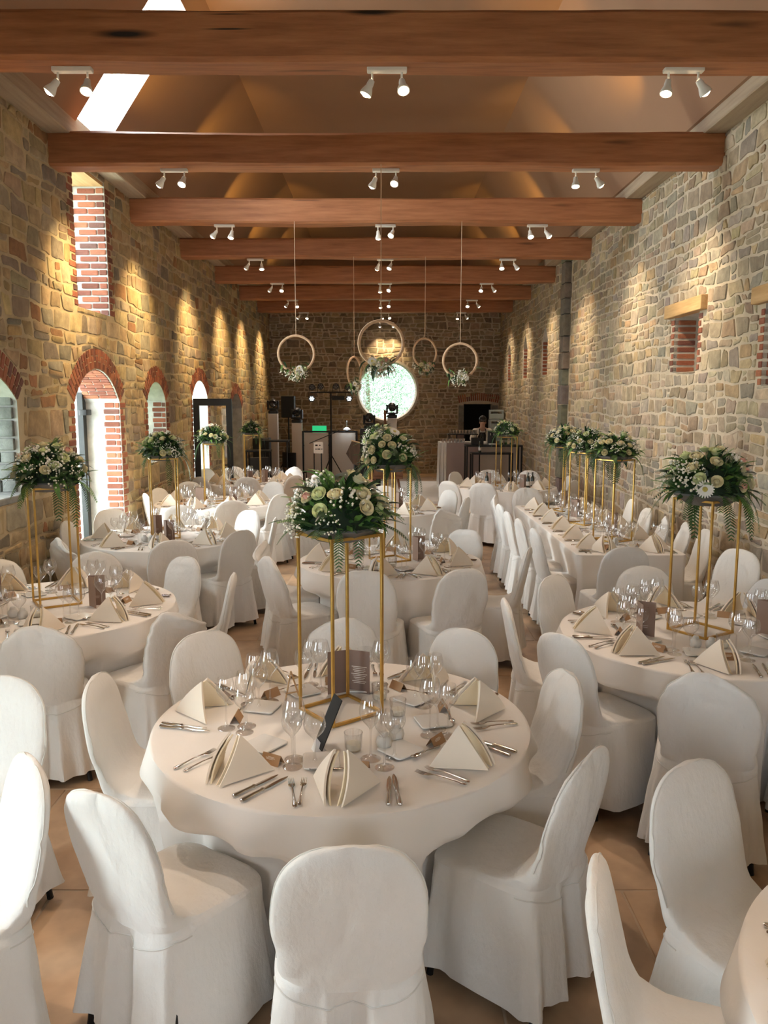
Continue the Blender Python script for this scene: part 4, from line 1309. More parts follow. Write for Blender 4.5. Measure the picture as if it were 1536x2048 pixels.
CARDP = ap.mesh('printed_name', M['print'], False)

def setting(cx, cy, th, rb, near, where, k, glasses=3):
    """th: direction from the table centre to the guest; rb: distance of the table edge"""
    e = Vector((math.cos(th), math.sin(th))); s = Vector((-math.sin(th), math.cos(th)))   # outward, guest's right
    rz0 = math.atan2(e.x, -e.y)          # local +y points to the table centre
    def at(t, r): return (cx + e.x * r + s.x * t, cy + e.y * r + s.y * t)
    r_ = random.Random(int(abs(cx * 131 + cy * 977 + th * 53)) + k)
    j = lambda a: r_.uniform(-a, a)
    g = 'place settings'
    x, y = at(j(.015), rb - .185 + j(.015))
    lab = 'pyramid-folded ivory napkin at %s' % where
    if near:
        o = thing('napkin', lab, 'napkin', (x, y, ZT), rz0 + j(.25), 'napkins')
        for nm, me in NAPP[k % 3]: inst(nm, me, o)
    else: tag(inst('napkin', NAPM[k % 3], None, (x, y, ZT), (0, 0, rz0 + j(.25))), lab, 'napkin', 'napkins')
    for q, (t, rr, w) in enumerate(((-.185, .165, 'outer'), (-.150, .16, 'inner'))):
        x, y = at(t + j(.008), rb - rr + j(.01)); put_cut('table_fork', x, y, rz0 + j(.12) + .05, '%s steel fork at %s' % (w, where), near, 1.0 if q == 0 else .94, 'forks')
    for q, (t, rr, w) in enumerate(((.185, .16, 'outer'), (.150, .155, 'inner'))):
        x, y = at(t + j(.008), rb - rr + j(.01)); put_cut('table_knife', x, y, rz0 + j(.12) - .05, '%s steel knife at %s' % (w, where), near, 1.0 if q == 0 else .92, 'knives')
    x, y = at(-.04 + j(.01), rb - .325); put_cut('dessert_spoon', x, y, rz0 + PI / 2 + j(.15), 'small steel spoon at %s' % where, near, 1.0, 'spoons')
    x, y = at(-.085 + j(.01), rb - .405 + j(.01)); o = inst('side_plate', PLATE, None, (x, y, ZT), (0, 0, rz0 + j(.2))); tag(o, 'square white side plate at %s' % where, 'plate', 'side plates')
    x, y = at(.055 + j(.01), rb - .335 + j(.01)); o = inst('place_card', CARD, None, (x, y, ZT), (0, 0, rz0 + j(.35))); tag(o, 'kraft tent name card at %s' % where, 'card', 'name cards')
    if near: inst('printed_name', CARDP, o)
    for (kind, w, t, rr) in (('white_wine_glass', 'white wine', .150, .335), ('red_wine_glass', 'red wine', .105, .405), ('water_glass', 'water', .185, .42))[:glasses]:
        x, y = at(t + j(.01), rb - rr + j(.012)); put_glass(kind, x, y, '%s glass at %s' % (w, where), near, '%s glasses' % w)
SETT = {'T1': [-86, -128, 172, 133, 92, 50, 10, -38], 'T2': [-72, -32, 8, 52, 96, 140, 185, -118], 'T3': [-145, 174, 132, 92, 45, 0, -52, -100],
        'T4': [178, -140, -98, -60, -15, 33, 82, 132], 'T5': [-80, -38, 4, 50, 97, 140, -125, 184], 'T6': [-152, 162, -105, -60, -20, 22, 65, 115],
        'T7': [-90, 135, 90, 45, -45, 0, -135, 180], 'T8': [-60, -12, -100, 175, -142, 33, 88, 132], 'T10': [-135, -90, 135, 0, -45, 45, 90, 180], 'T11': [122, 160, 85, -165]}
for t, angs in SETT.items():
    (cx, cy), R, desc = TABLES[t]
    for k, (a, w) in enumerate(zip(angs, names8(angs))):
        setting(cx, cy, math.radians(a), R, t in ('T1', 'T2', 'T3', 'T4', 'T11'), 'the %s of the %s' % (w, desc), k)
for k in range(6):
    y = LT[2] + .32 + k * .555
    setting(LT[0] + .49 + .0, y, PI, .49, False, 'the aisle side of the long table, %s place' % ORD[k], k)
    if k < 6: setting(LT[1] - .49, y, 0, .49, False, 'the wall side of the long table, %s place' % ORD[k], k)
setting(LT[0] + .28, LT[2] + .75, -PI / 2, .75, False, 'the near end of the long table, left place', 1, 2)
setting(LT[1] - .25, LT[2] + .75, -PI / 2, .75, False, 'the near end of the long table, right place', 2, 2)

# ================================================================== TABLE CENTRES
mm = MB(); mh, mw = .205, .105
def menu(x, y, rz, label, fold=1.05, text=False, group='menu cards'):
    o = thing('menu_card', label, 'menu', (x, y, ZT), rz, group)
    a = MB(); a.box((mw / 2, 0, mh / 2), (mw, .0016, mh)); a.build('front_leaf', M['menu' if text else 'menu_taupe'], o, smooth=False)
    b = MB(); R_ = Rz(PI - fold); c = R_ @ Vector((-mw / 2, 0, 0)); b.box((c.x, c.y, mh / 2), (mw, .0016, mh), R_); b.build('back_leaf', M['menu' if text else 'menu_taupe'], o, smooth=False)
    p = MB()
    for q in range(5 if text else 2):
        w_ = (.075, .062, .08, .055, .07)[q]; z = mh * (.62 - q * .085) if text else mh * (.3 - q * .05)
        p.box((mw / 2, -.0011, z), (w_ if text else w_ * .4, .0006, .0025), None)
        if text: p.box((mw / 2, -.0011, z - .008), (w_ * .8, .0006, .002), None)
    p.build('printed_text', M['print'], o, smooth=False)
    return o
def tealight(x, y, label):
    o = thing('tealight_holder', label, 'candle holder', (x, y, ZT), 0, 'tealight holders')
    a = MB(); a.lathe([(.0005, .003), (.030, .003), (.034, .012), (.036, .06), (.0375, .075), (.0355, .075), (.034, .06), (.032, .012), (.028, .006), (.0005, .006)], 16); a.build('glass_cup', M['glass'], o, True, 70)
    b = MB(); b.lathe([(.0005, .007), (.028, .007), (.029, .03), (.027, .032), (.0005, .031)], 14); b.build('candle', M['wax'], o)
def shaker(x, y, label, k):
    o = thing('salt_shaker', label, 'shaker', (x, y, ZT), 0, 'salt and pepper shakers')
    a = MB(); a.lathe([(.0005, 0), (.018, 0), (.028, .008), (.032, .024), (.029, .042), (.019, .052)], 16); a.build('body', M['ceramic'], o)
    b = MB(); b.lathe([(.0185, .0525), (.017, .055), (.017, .062), (.012, .068), (.0005, .07)], 14); b.build('cap', M['ceramic'], o)
def stand(x, y, rz, label, h=.80, w=.27, z=ZT):
    o = thing('flower_stand', label, 'flower stand', (x, y, z), rz, 'gold flower stands')
    q = .013
    for a in (-1, 1):
        for b in (-1, 1):
            m_ = MB(); m_.rbox((a * (w / 2 - q / 2), b * (w / 2 - q / 2), h / 2), (q, q, h), .002, n=1); m_.build('leg', M['gold'], o)
    for nm, zz in (('base_frame', q / 2), ('top_frame', h - q / 2)):
        m_ = MB()
        for a in (-1, 1):
            m_.rbox((a * (w / 2 - q / 2), 0, zz), (q, w - 2 * q, q), .002, n=1); m_.rbox((0, a * (w / 2 - q / 2), zz), (w - 2 * q, q, q), .002, n=1)
        m_.build(nm, M['gold'], o)
    return o
# --- flower meshes
def frond_mesh(seed, droop):
    r = random.Random(seed); mb = MB(); n = 17
    def axis(t): return Vector((t, 0, .30 * math.sin(t * PI * .55) * (1 - droop) - droop * t * t * .9 + .05 * t))
    pts = [axis(i / 8) for i in range(9)]
    mb.tube(pts, [.010 * (1 - .8 * i / 8) for i in range(9)], 4)
    for i in range(n):
        t = .10 + .9 * i / n; c = axis(t); d = (axis(min(1, t + .02)) - axis(t - .02)).normalized()
        L = .24 * math.sin(PI * min(1, .18 + .80 * (1 - t) ** .8)) * (.25 + .9 * (1 - t) ** .5) + .02
        for s in (-1, 1):
            out = (Vector((0, s, 0)) * .86 + d * .5 + Vector((0, 0, -.12))).normalized(); w = d * .030
            p0 = c; p1 = c + out * L * .45; p2 = c + out * L + Vector((0, 0, -.03 * L))
            mb.add([p0 - w * .5, p1 - w * .75, p2, p1 + w * .75, p0 + w * .5], [(0, 1, 2, 3, 4)])
    return mb
FR = [frond_mesh(k, d).mesh('fern_frond', M[m_], False) for k, (d, m_) in enumerate([(.1, 'fern'), (.5, 'fern'), (.9, 'fern'), (.25, 'fern2'), (.7, 'fern2'), (.0, 'fern2')])]
def leaf_mesh(curl, wid):
    mb = MB(); n = 6; V = []; F = []
    for i in range(n + 1):
        t = i / n; w = wid * math.sin(PI * (t * .92 + .06)) ** .8
        x = t; z = .16 * math.sin(t * PI * .6) - curl * t * t
        V += [(x, -w, z + .06 * w / wid), (x, 0, z), (x, w, z + .06 * w / wid)]
    for i in range(n):
        for k in (0, 1): F.append((i * 3 + k, (i + 1) * 3 + k, (i + 1) * 3 + k + 1, i * 3 + k + 1))
    mb.add(V, F); return mb
LF = [leaf_mesh(c, w).mesh('leaf', M['leaf'], True, 80) for c, w in ((.2, .17), (.5, .14), (.75, .2), (.05, .12))]
LF2 = [leaf_mesh(c, w).mesh('leaf', M['fern2'], True, 80) for c, w in ((.3, .12), (.6, .15))]
def rose_mesh(mat, seed, inner=None):
    r = random.Random(seed); mb = MB()
    mb.m = 1 if inner else 0
    mb.lathe([(.0005, -.5), (.30, -.42), (.42, -.15), (.38, .2), (.2, .42), (.0005, .46)], 8); mb.m = 0
    for layer, (n, R0, h, open_, tilt) in enumerate(((3, .16, .62, .05, 0), (4, .30, .60, .10, .4), (5, .46, .52, .22, .1), (6, .62, .40, .42, .5), (6, .76, .24, .62, .9))):
        for k in range(n):
            a0 = 2 * PI * (k + tilt) / n + r.uniform(-.1, .1); span = 2 * PI / n * .78
            V = []; F = []; mu, mv = 5, 4
            for i in range(mv):
                t = i / (mv - 1)
                rr = R0 * (.45 + .55 * math.sin(t * PI * .55)) + open_ * .30 * t ** 3
                if layer < 3: rr *= 1 - (.62, .48, .28)[layer] * t ** 3
                for j in range(mu):
                    q = (j / (mu - 1) - .5) * 2; a = a0 + q * span * (.6 + .4 * t)
                    z = -.45 + (h + .45) * t * (1 - .14 * q * q * t) - (open_ * .22 * t ** 4 if open_ > .2 else 0)
                    V.append((rr * math.cos(a), rr * math.sin(a), z))
            for i in range(mv - 1):
                for j in range(mu - 1): F.append((i * mu + j, i * mu + j + 1, (i + 1) * mu + j + 1, (i + 1) * mu + j))
            mb.m = 1 if (inner and layer < 3) else 0
            mb.add(V, F)
    mb.m = 0
    return mb
ROSES = [rose_mesh(None, 1).mesh('rose', M['rose_cream'], True, 80), rose_mesh(None, 2).mesh('rose', M['rose_green'], True, 80), rose_mesh(None, 3, True).mesh('rose', [M['rose_cream'], M['rose_pink']], True, 80)]
gb = MB()
for ring, (n, L, z) in enumerate(((20, 1.0, .0), (18, .86, .05))):
    for k in range(n):
        a = 2 * PI * (k + .5 * ring) / n; u = Vector((math.cos(a), math.sin(a), 0)); v = Vector((-math.sin(a), math.cos(a), 0)); up = Vector((0, 0, 1))
        gb.add([u * .2 - v * .05 + up * z, u * .65 * L - v * .115 + up * (z + .10), u * L - v * .05 + up * (z + .06), u * L + v * .05 + up * (z + .06), u * .65 * L + v * .115 + up * (z + .10), u * .2 + v * .05 + up * z], [(0, 1, 2, 3, 4, 5)])
GERB = gb.mesh('gerbera', M['petal_white'], True, 60)
gh = MB(); gh.lathe([(.30, .05), (.28, .14), (.16, .17), (.0005, .13)], 12); GHEART = gh.mesh('flower_heart', M['gerbera_heart'])
def sprig_mesh(seed, n, spread, br):
    r = random.Random(seed); mb = MB()
    for k in range(n):
        a = r.uniform(0, 2 * PI); q = spread * math.sqrt(r.random()); L = r.uniform(.6, 1.0)
        tip = Vector((q * math.cos(a), q * math.sin(a), L))
        mb.m = 1; mb.tube([(0, 0, 0), tip * .5 + Vector((0, 0, .05)), tip], .010, 3, cap=False)
        mb.m = 0; mb.ball(tip, br * r.uniform(.7, 1.2), 6, 4)
    mb.m = 0
    return mb
SPR = [sprig_mesh(1, 26, .55, .05).mesh('baby_breath_sprig', [M['berry'], M['fern']], True, 80), sprig_mesh(2, 14, .5, .085).mesh('berry_sprig', [M['berry'], M['fern']], True, 80), sprig_mesh(3, 20, .6, .055).mesh('baby_breath_sprig', [M['berry'], M['fern']], True, 80)]
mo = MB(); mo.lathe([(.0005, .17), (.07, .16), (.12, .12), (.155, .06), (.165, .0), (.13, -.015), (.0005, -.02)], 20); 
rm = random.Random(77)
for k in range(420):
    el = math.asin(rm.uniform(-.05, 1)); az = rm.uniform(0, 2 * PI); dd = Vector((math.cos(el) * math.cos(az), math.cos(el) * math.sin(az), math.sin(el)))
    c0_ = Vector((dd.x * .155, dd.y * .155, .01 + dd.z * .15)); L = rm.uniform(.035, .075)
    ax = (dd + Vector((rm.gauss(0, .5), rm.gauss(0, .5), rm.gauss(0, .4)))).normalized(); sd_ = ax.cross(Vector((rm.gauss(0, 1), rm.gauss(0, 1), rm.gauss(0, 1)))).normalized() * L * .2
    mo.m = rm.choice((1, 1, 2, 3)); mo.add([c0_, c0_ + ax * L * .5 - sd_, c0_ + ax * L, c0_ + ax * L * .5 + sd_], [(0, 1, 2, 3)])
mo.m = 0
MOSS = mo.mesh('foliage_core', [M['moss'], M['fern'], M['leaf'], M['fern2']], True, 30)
bw = MB(); bw.lathe([(.0005, -.052), (.105, -.052), (.185, .002), (.182, .012), (.17, .006), (.10, -.03), (.0005, -.03)], 8); BOWL = bw.mesh('flower_dish', M['bowl_grey'], True, 25)
def arrangement(x, y, z, seed, label, sc=1.0, detail=1.0, pink=0.2, gerbera=2, hang=10, tall=1.0):
    r = random.Random(seed)
    o = thing('flower_arrangement', label, 'flowers', (x, y, z), r.uniform(0, 6.28), 'flower arrangements on gold stands'); o.scale = (sc, sc, sc)
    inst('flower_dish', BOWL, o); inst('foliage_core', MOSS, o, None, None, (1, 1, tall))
    def dome(el, az, k=1.0):      # point on the dome and its outward direction
        return Vector((.20 * math.cos(el) * math.cos(az), .20 * math.cos(el) * math.sin(az), .02 + .20 * tall * math.sin(el))) * k, Vector((math.cos(el) * math.cos(az), math.cos(el) * math.sin(az), math.sin(el)))
    def fr(me, p, az, pitch, L, roll=0):
        inst('fern_frond' if me in FR else 'leaf', me, o, p, Matrix.Rotation(az, 4, 'Z').to_quaternion() @ Matrix.Rotation(-pitch, 4, 'Y').to_quaternion() @ Matrix.Rotation(roll, 4, 'X').to_quaternion(), L)
    nb = int(16 * detail)
    for k in range(nb):                                     # hanging fringe
        az = 2 * PI * (k + r.uniform(-.3, .3)) / nb; p = Vector((.15 * math.cos(az), .15 * math.sin(az), .02))
        fr(r.choice(FR), p, az, r.uniform(-.45, .25), r.uniform(.13, .20))
    for k in range(int(30 * detail)):
        az = r.uniform(0, 2 * PI); el = r.uniform(.2, 1.3); p, d = dome(el, az, .75)
        fr(r.choice(FR), p, az, el - r.uniform(.3, .9), r.uniform(.11, .17) if el < .8 else r.uniform(.07, .12), r.uniform(-.4, .4))
    for k in range(hang):
        az = r.uniform(0, 2 * PI); p = Vector((.17 * math.cos(az), .17 * math.sin(az), .01)); fr(FR[2], p, az, r.uniform(-.9, -.4), r.uniform(.18, .26))
    for k in range(int(46 * detail)):
        az = r.uniform(0, 2 * PI); el = r.uniform(-.1, 1.35); p, d = dome(el, az, .85)
        fr(r.choice(LF + LF2), p, az, el * .8 - r.uniform(-.1, .7), r.uniform(.07, .13), r.uniform(-.5, .5))
    pts = []
    def free(el, az):
        d = dome(el, az)[1]
        if any((d - q).length < .27 for q in pts): return False
        pts.append(d); return True
    made = 0; tries = 0
    while made < int(25 * detail) and tries < 600:
        tries += 1
        az = r.uniform(0, 2 * PI); el = math.asin(r.uniform(.08, .97))
        if not free(el, az): continue
        p, d = dome(el, az, 1.07); q = (d + Vector((r.uniform(-.3, .3), r.uniform(-.3, .3), r.uniform(-.2, .3)))).normalized().to_track_quat('Z', 'Y')
        if made < gerbera:
            g_ = inst('gerbera', GERB, o, p * 1.06, q, .046); inst('flower_heart', GHEART, g_)
        else:
            me = ROSES[2] if r.random() < pink else r.choice((ROSES[0], ROSES[0], ROSES[1]))
            inst('rose', me, o, p, q, r.uniform(.032, .042))
        made += 1
    for k in range(int(16 * detail)):
        az = r.uniform(0, 2 * PI); el = math.asin(r.uniform(.05, .95)); p, d = dome(el, az, .72)
        me = r.choice(SPR); inst(me.name.split('.')[0], me, o, p, (d + Vector((r.uniform(-.2, .2), r.uniform(-.2, .2), 0))).normalized().to_track_quat('Z', 'Y'), r.uniform(.085, .11))
    return o
# stands: position, rotation, table description
ST = [('T1', (-.19, 3.38), 38, .96, 1.0, 3, .25), ('T2', (-2.22, 5.3), 33, 1.05, 1.0, 0, .2), ('T3', (1.88, 4.62), 33, 1.1, 1.0, 1, .3), ('T4', (.05, 6.78), 30, 1.05, 1.0, 2, .0), ('T5', (-2.2, 7.95), 20, .95, .9, 0, 0),
      ('T6', (-2.28, 10.7), 15, .9, .7, 1, 0), ('T7', (-2.22, 13.5), 12, .85, .6, 0, .2), ('T8', (-.05, 10.1), 12, 1.0, .8, 2, 0), ('T10', (1.95, 12.75), 10, .95, .7, 1, 0)]
for k, (t, (x, y), rot, sc, det, gb_, pk) in enumerate(ST):
    desc = TABLES[t][2]
    stand(x, y, math.radians(rot), 'tall square gold flower stand on the %s' % desc)
    arrangement(x, y, ZT + .80 + .02, 40 + k, 'round arrangement of cream roses and ferns above the %s' % desc, sc, det, pk, gb_, {'T1': 1, 'T2': 5, 'T3': 7, 'T4': 9}.get(t, 5), 1.25 if t == 'T4' else 1.05)
for k, y in enumerate((7.78, 8.85, 9.95)):
    w = ('nearest', 'middle', 'farthest')[k]
    stand(2.25, y, math.radians(28), 'gold flower stand on the long right table, %s of three' % w)
    arrangement(2.25, y, ZT + .80 + .02, 70 + k, 'cream rose and fern arrangement above the long table, %s of three' % w, .98, .85, 0, 0, 8)
# menus, candles, shakers
menu(-.165, 3.62, -.35, 'brown folded menu card with printed text behind the nearest gold stand', 2.4, True)
o = thing('table_sign', 'black card leaning in a small white holder at the nearest gold stand', 'sign', (-.26, 2.98, ZT), math.radians(-66))
mb = MB(); mb.box((0, .045, .108), (.085, .004, .21), Rx(-.42)); mb.build('card_board', M['black_card'], o, smooth=False)
mb = MB(); mb.add([(-.022, -.02, .0), (.022, -.02, 0), (.0, -.005, .055), (-.02, .03, 0), (.02, .03, 0)], [(0, 1, 2), (1, 4, 2), (4, 3, 2), (3, 0, 2)]); mb.build('holder', M['white_paint'], o, smooth=False)
o = thing('mini_easel', 'small pale wooden easel left of the nearest gold stand', 'easel', (-.42, 3.52, ZT), .5)
for p0, p1 in (((-.035, 0, 0), (0, .015, .13)), ((.035, 0, 0), (0, .015, .13)), ((0, .07, 0), (0, .02, .12))):
    mb = MB(); mb.tube([p0, p1], .004, 6); mb.build('leg', M['light_wood'], o)
mb = MB(); mb.tube([(-.035, -.006, .035), (.035, -.006, .035)], .0035, 6); mb.build('crossbar', M['light_wood'], o)
tealight(-.12, 2.98, 'glass tealight holder at the foot of the nearest gold stand'); tealight(.06, 3.33, 'glass tealight holder right of the nearest gold stand'); tealight(-.02, 3.52, 'glass tealight holder behind the nearest gold stand, right')
shaker(.05, 3.08, 'round white shaker right of the nearest gold stand, front one', 0); shaker(.0, 3.0, 'round white shaker right of the nearest gold stand, nearer the camera', 1)
for t, lst in {'T2': [(-.42, .10, -.1), (.30, .02, .25)], 'T3': [(-.33, -.02, -.5), (.38, .0, .1)], 'T4': [(-.27, .20, .3), (.25, .05, -.1)], 'T5': [(.10, -.22, -.05), (-.12, .12, .2)], 'T6': [(-.2, -.05, 1.0), (.22, .1, .1)], 'T7': [(-.02, -.2, .0), (.2, .0, .2)], 'T8': [(-.27, -.1, .1), (.22, .1, .0)], 'T10': [(.25, -.12, .1), (-.27, .1, .3)]}.items():
    (cx, cy), R, desc = TABLES[t]
    for k, (dx, dy, rz) in enumerate(lst):
        menu(cx + dx - mw / 2, cy + dy, rz, 'brown standing menu card on the %s, %s one' % (desc, 'left' if (dx < lst[1 - k][0]) else 'right'))
    tealight(cx + .02, cy - .27, 'glass tealight holder before the stand on the %s' % desc)
    shaker(cx - .13, cy - .27, 'round white shaker on the %s, left of the pair' % desc, 0); shaker(cx - .055, cy - .30, 'round white shaker on the %s, right of the pair' % desc, 1)
for k, (x, y) in enumerate(((2.33, 8.25), (2.22, 9.4), (2.28, 10.3))): menu(x, y, -.05, 'brown standing menu card on the long right table, %s from the camera' % ORD[k])
for k, (x, y) in enumerate(((2.2, 7.5), (2.22, 8.4), (2.2, 9.5))): shaker(x, y, 'round white shaker on the long right table, %s from the camera' % ORD[k], 0)
# ================================================================== HANGING HOOPS
HSTR = {1: ('left', 10.8), 2: ('large centre', 8.4), 3: ('narrow turned', 13.4), 4: ('right of centre', 13.4), 5: ('rightmost', 10.85)}
def hoop(x, y, z, rad, rz, ztop, seed, label, big=1.0, side=0):
    r = random.Random(seed)
    o = thing('flower_hoop', label, 'flower hoop', (x, y, z), rz, 'hanging flower hoops')
    mb = MB(); mb.tube([(rad * math.cos(2 * PI * k / 40), 0, rad * math.sin(2 * PI * k / 40)) for k in range(41)], .0165, 7, cap=False); mb.build('hoop_ring', M['rope'], o)
    mb = MB(); mb.tube([(0, 0, rad), (0, 0, ztop - z)], .0045, 5); mb.build('hanging_string', M['string'], o)
    mb = MB(); mb.tube([(-.02, 0, rad + .0), (0, 0, rad + .012), (.02, 0, rad)], .012, 6); mb.build('knot', M['string'], o)
    c0 = -PI / 2 + side
    for k in range(34):
        a = c0 + r.gauss(0, .38); p = Vector((rad * math.cos(a), 0, rad * math.sin(a)))
        q = Vector((r.gauss(0, 1), r.gauss(-.3, .8), r.gauss(-.2, .8))).normalized().to_track_quat('X', 'Z')
        me = r.choice(LF + LF2 + FR[:3]); inst('leaf' if me not in FR else 'fern_frond', me, o, p, q, r.uniform(.09, .16))
    for k in range(11):
        a = c0 + r.gauss(0, .16); d = Vector((r.gauss(0, .5), -1 + r.random() * .4, r.gauss(.1, .5))).normalized()
        p = Vector((rad * math.cos(a), 0, rad * math.sin(a))) + d * r.uniform(.04, .10)
        inst('rose', r.choice((ROSES[0], ROSES[0], ROSES[1], ROSES[2])), o, p, d.to_track_quat('Z', 'Y'), .040 * big)
    for k in range(2):
        a = c0 + r.gauss(0, .2); d = Vector((r.gauss(0, .4), -1, r.gauss(0, .3))).normalized()
        g_ = inst('gerbera', GERB, o, Vector((rad * math.cos(a), 0, rad * math.sin(a))) + d * .07, d.to_track_quat('Z', 'Y'), .048); inst('flower_heart', GHEART, g_)
    for k in range(8):
        a = c0 + r.gauss(0, .25); d = Vector((r.gauss(0, .6), r.gauss(-.5, .5), r.gauss(-.3, .6))).normalized()
        me = r.choice(SPR); inst(me.name.split('.')[0], me, o, Vector((rad * math.cos(a), 0, rad * math.sin(a))), d.to_track_quat('Z', 'Y'), .12)
hoop(-1.165, 10.80, 2.74, .235, .15, 4.43, 1, 'hanging hoop with white flowers, leftmost, before the far wall', side=.05)
hoop(-.03, 8.27, 2.70, .222, .0, 4.43, 2, 'hanging hoop with peach roses just above the round window', 1.1)
hoop(-.49, 13.36, 2.60, .235, 1.12, 4.43, 3, 'hanging hoop turned edge-on, left of the round window')
hoop(.67, 13.36, 2.90, .235, .6, 4.43, 4, 'hanging hoop with dark greenery, right of the round window')
hoop(1.01, 10.80, 2.65, .222, -.1, 4.43, 5, 'hanging hoop with cream roses, rightmost of the five', side=.1)

# ================================================================== DJ CORNER
def moving_head(x, y, z, rz, label, tilt=.3):
    o = thing('moving_head_light', label, 'stage light', (x, y, z), rz, 'moving head stage lights')
    mb = MB(); mb.rbox((0, 0, .04), (.24, .2, .08), .03); mb.lathe([(.09, .08), (.08, .105)], 14, closed=True); mb.build('base', M['black_plastic'], o)
    for s in (-1, 1):
        mb = MB(); mb.rbox((s * .125, 0, .21), (.045, .10, .23), .02); mb.build('yoke_arm', M['black_plastic'], o)
    mb = MB(); mb.rbox((0, 0, .115), (.24, .10, .04), .01); mb.build('yoke', M['black_plastic'], o)
    h = MB(); h.lathe([(.0005, -.13), (.07, -.12), (.098, -.06), (.10, .06), (.085, .10), (.078, .10), (.07, .085)], 16)
    hd = h.build('lamp_head', M['black_plastic'], o, True, 40, (0, 0, .27), (PI / 2 + tilt, 0, 0))
    l = MB(); l.lathe([(.0005, .07), (.04, .078), (.07, .085)], 14); l.build('lens', plain('dark_lens', (.02, .02, .025), .05, coat=1.), hd)
    return o
def pillar(x, y, w, h, label, cat='pillar'):
    o = thing('stage_pillar', label, cat, (x, y, 0), 0, 'white stage pillars')
    mb = MB(); mb.rbox((0, 0, h / 2 + .01), (w, w, h - .02), .02, n=2); mb.build('stretch_cover', M['panel_white'], o)
    mb = MB(); mb.rbox((0, 0, .012), (w * 1.2, w * 1.2, .022), .02); mb.build('base_plate', M['black_metal'], o)
    mb = MB(); mb.rbox((0, 0, h + .006), (w * 1.04, w * 1.04, .012), .02); mb.build('top_plate', M['white_paint'], o)
pillar(-2.82, 20.5, .24, 1.79, 'white stretch stage pillar in the left back corner, taller'); moving_head(-2.82, 20.5, 1.805, .2, 'black moving head light on the tallest left pillar')
pillar(-2.16, 20.0, .25, 1.57, 'white stretch stage pillar beside the booth, shorter'); moving_head(-2.16, 20.0, 1.585, -.2, 'black moving head light on the pillar left of the booth')
pillar(.2, 20.0, .24, 1.69, 'white stretch stage pillar under the round window'); moving_head(.2, 20.0, 1.705, .1, 'black moving head light on the pillar before the round window')
sp = thing('loudspeaker', 'black loudspeaker on a tripod in the left back corner', 'speaker', (-2.56, 21.6, 0))
mb = MB(); mb.rbox((0, 0, 1.97), (.36, .34, .58), .03, n=2); mb.build('cabinet', M['black_plastic'], sp)
mb = MB(); mb.box((0, -.173, 1.97), (.31, .008, .52)); mb.build('grille', plain('black_grille', (.02, .02, .02), .8), sp, smooth=False)
mb = MB(); mb.tube([(0, 0, .5), (0, 0, 1.68)], .02); mb.build('pole', M['black_metal'], sp)
for k in range(3):
    a = k * 2 * PI / 3 + .5; mb = MB(); mb.tube([(0, 0, .75), (.5 * math.cos(a), .5 * math.sin(a), .015)], .014); mb.build('leg', M['black_metal'], sp)
sp2 = thing('subwoofer', 'black cabinet on the floor at the left end of the stage', 'speaker', (-2.98, 19.6, 0)); 
mb = MB(); mb.rbox((0, 0, .62), (.40, .4, 1.22), .03, n=2); mb.build('cabinet', M['black_plastic'], sp2)
mb = MB(); mb.box((0, -.203, .62), (.34, .008, 1.1)); mb.build('grille', plain('black_grille_cloth', (.02, .02, .02), .9), sp2, smooth=False)
bo = thing('dj_booth', 'white panelled booth with black frame below the light bar', 'booth', (-1.35, 20.0, 0))
for x0, x1 in ((-.66, -.015), (.015, .66)):
    mb = MB(); mb.box(((x0 + x1) / 2, -.02, .69), (x1 - x0 - .05, .012, 1.30)); mb.build('front_panel', M['panel_white'], bo, smooth=False)
mb = MB()
for x in (-.67, 0, .67): mb.rbox((x, -.02, .69), (.05, .05, 1.38), .006, n=1)
for z in (.025, 1.365):
    for s in (-.335, .335): mb.rbox((s, -.02, z), (.62, .045, .04), .006, n=1)
mb.build('frame', M['black_metal'], bo)
mb = MB(); mb.box((-.69, .3, .69), (.012, .6, 1.3)); mb.build('side_panel', M['panel_white'], bo, smooth=False)
mb = MB(); mb.rbox((0, .33, 1.02), (1.3, .6, .04), .01); mb.build('shelf', M['black_plastic'], bo)
for s in (-1, 1):
    mb = MB(); mb.rbox((s * .6, .58, .51), (.04, .04, 1.0), .006, n=1); mb.build('leg', M['black_metal'], bo)
lp = thing('laptop', 'open laptop lit green on the booth', 'laptop', (-1.64, 20.28, 1.04))
mb = MB(); mb.rbox((0, 0, .012), (.36, .24, .02), .01); mb.build('keyboard_base', M['steel'], lp)
mb = MB(); mb.rbox((0, .0, 0), (.36, .012, .44), .008); mb.build('lid', M['lid_green_glow'], lp, True, 40, (0, .10, .24), (-.15, 0, 0))
mb = MB(); mb.ball((0, 0, 0), .018, 10, 6, (1, .2, 1)); mb.build('emblem', M['black_plastic'], lp, True, 40, (.02, .088, .24))
ts = thing('light_stand', 'black T-bar light stand before the booth with four round lamps', 'light stand', (-1.30, 19.75, 0))
mb = MB(); mb.tube([(0, 0, .3), (0, 0, 2.33)], .02); mb.build('pole', M['black_metal'], ts)
mb = MB(); mb.tube([(-.5, 0, 2.33), (.52, 0, 2.33)], .018); mb.build('crossbar', M['black_metal'], ts)
for k in range(3):
    a = k * 2 * PI / 3 + .3; mb = MB(); mb.tube([(0, 0, .8), (.45 * math.cos(a), .45 * math.sin(a), .015)], .013); mb.build('leg', M['black_metal'], ts)
pr = MB(); pr.lathe([(.0005, -.07), (.05, -.065), (.075, -.02), (.085, .05), (.078, .05), (.07, .03), (.0005, .03)], 16); PAR = pr.mesh('par_lamp', M['black_plastic'])
pl_ = MB()
for k in range(7):
    a = k * PI / 3; q = .045 if k < 6 else 0; pl_.ball((q * math.cos(a), q * math.sin(a), .034), .014, 8, 5, (1, 1, .4))
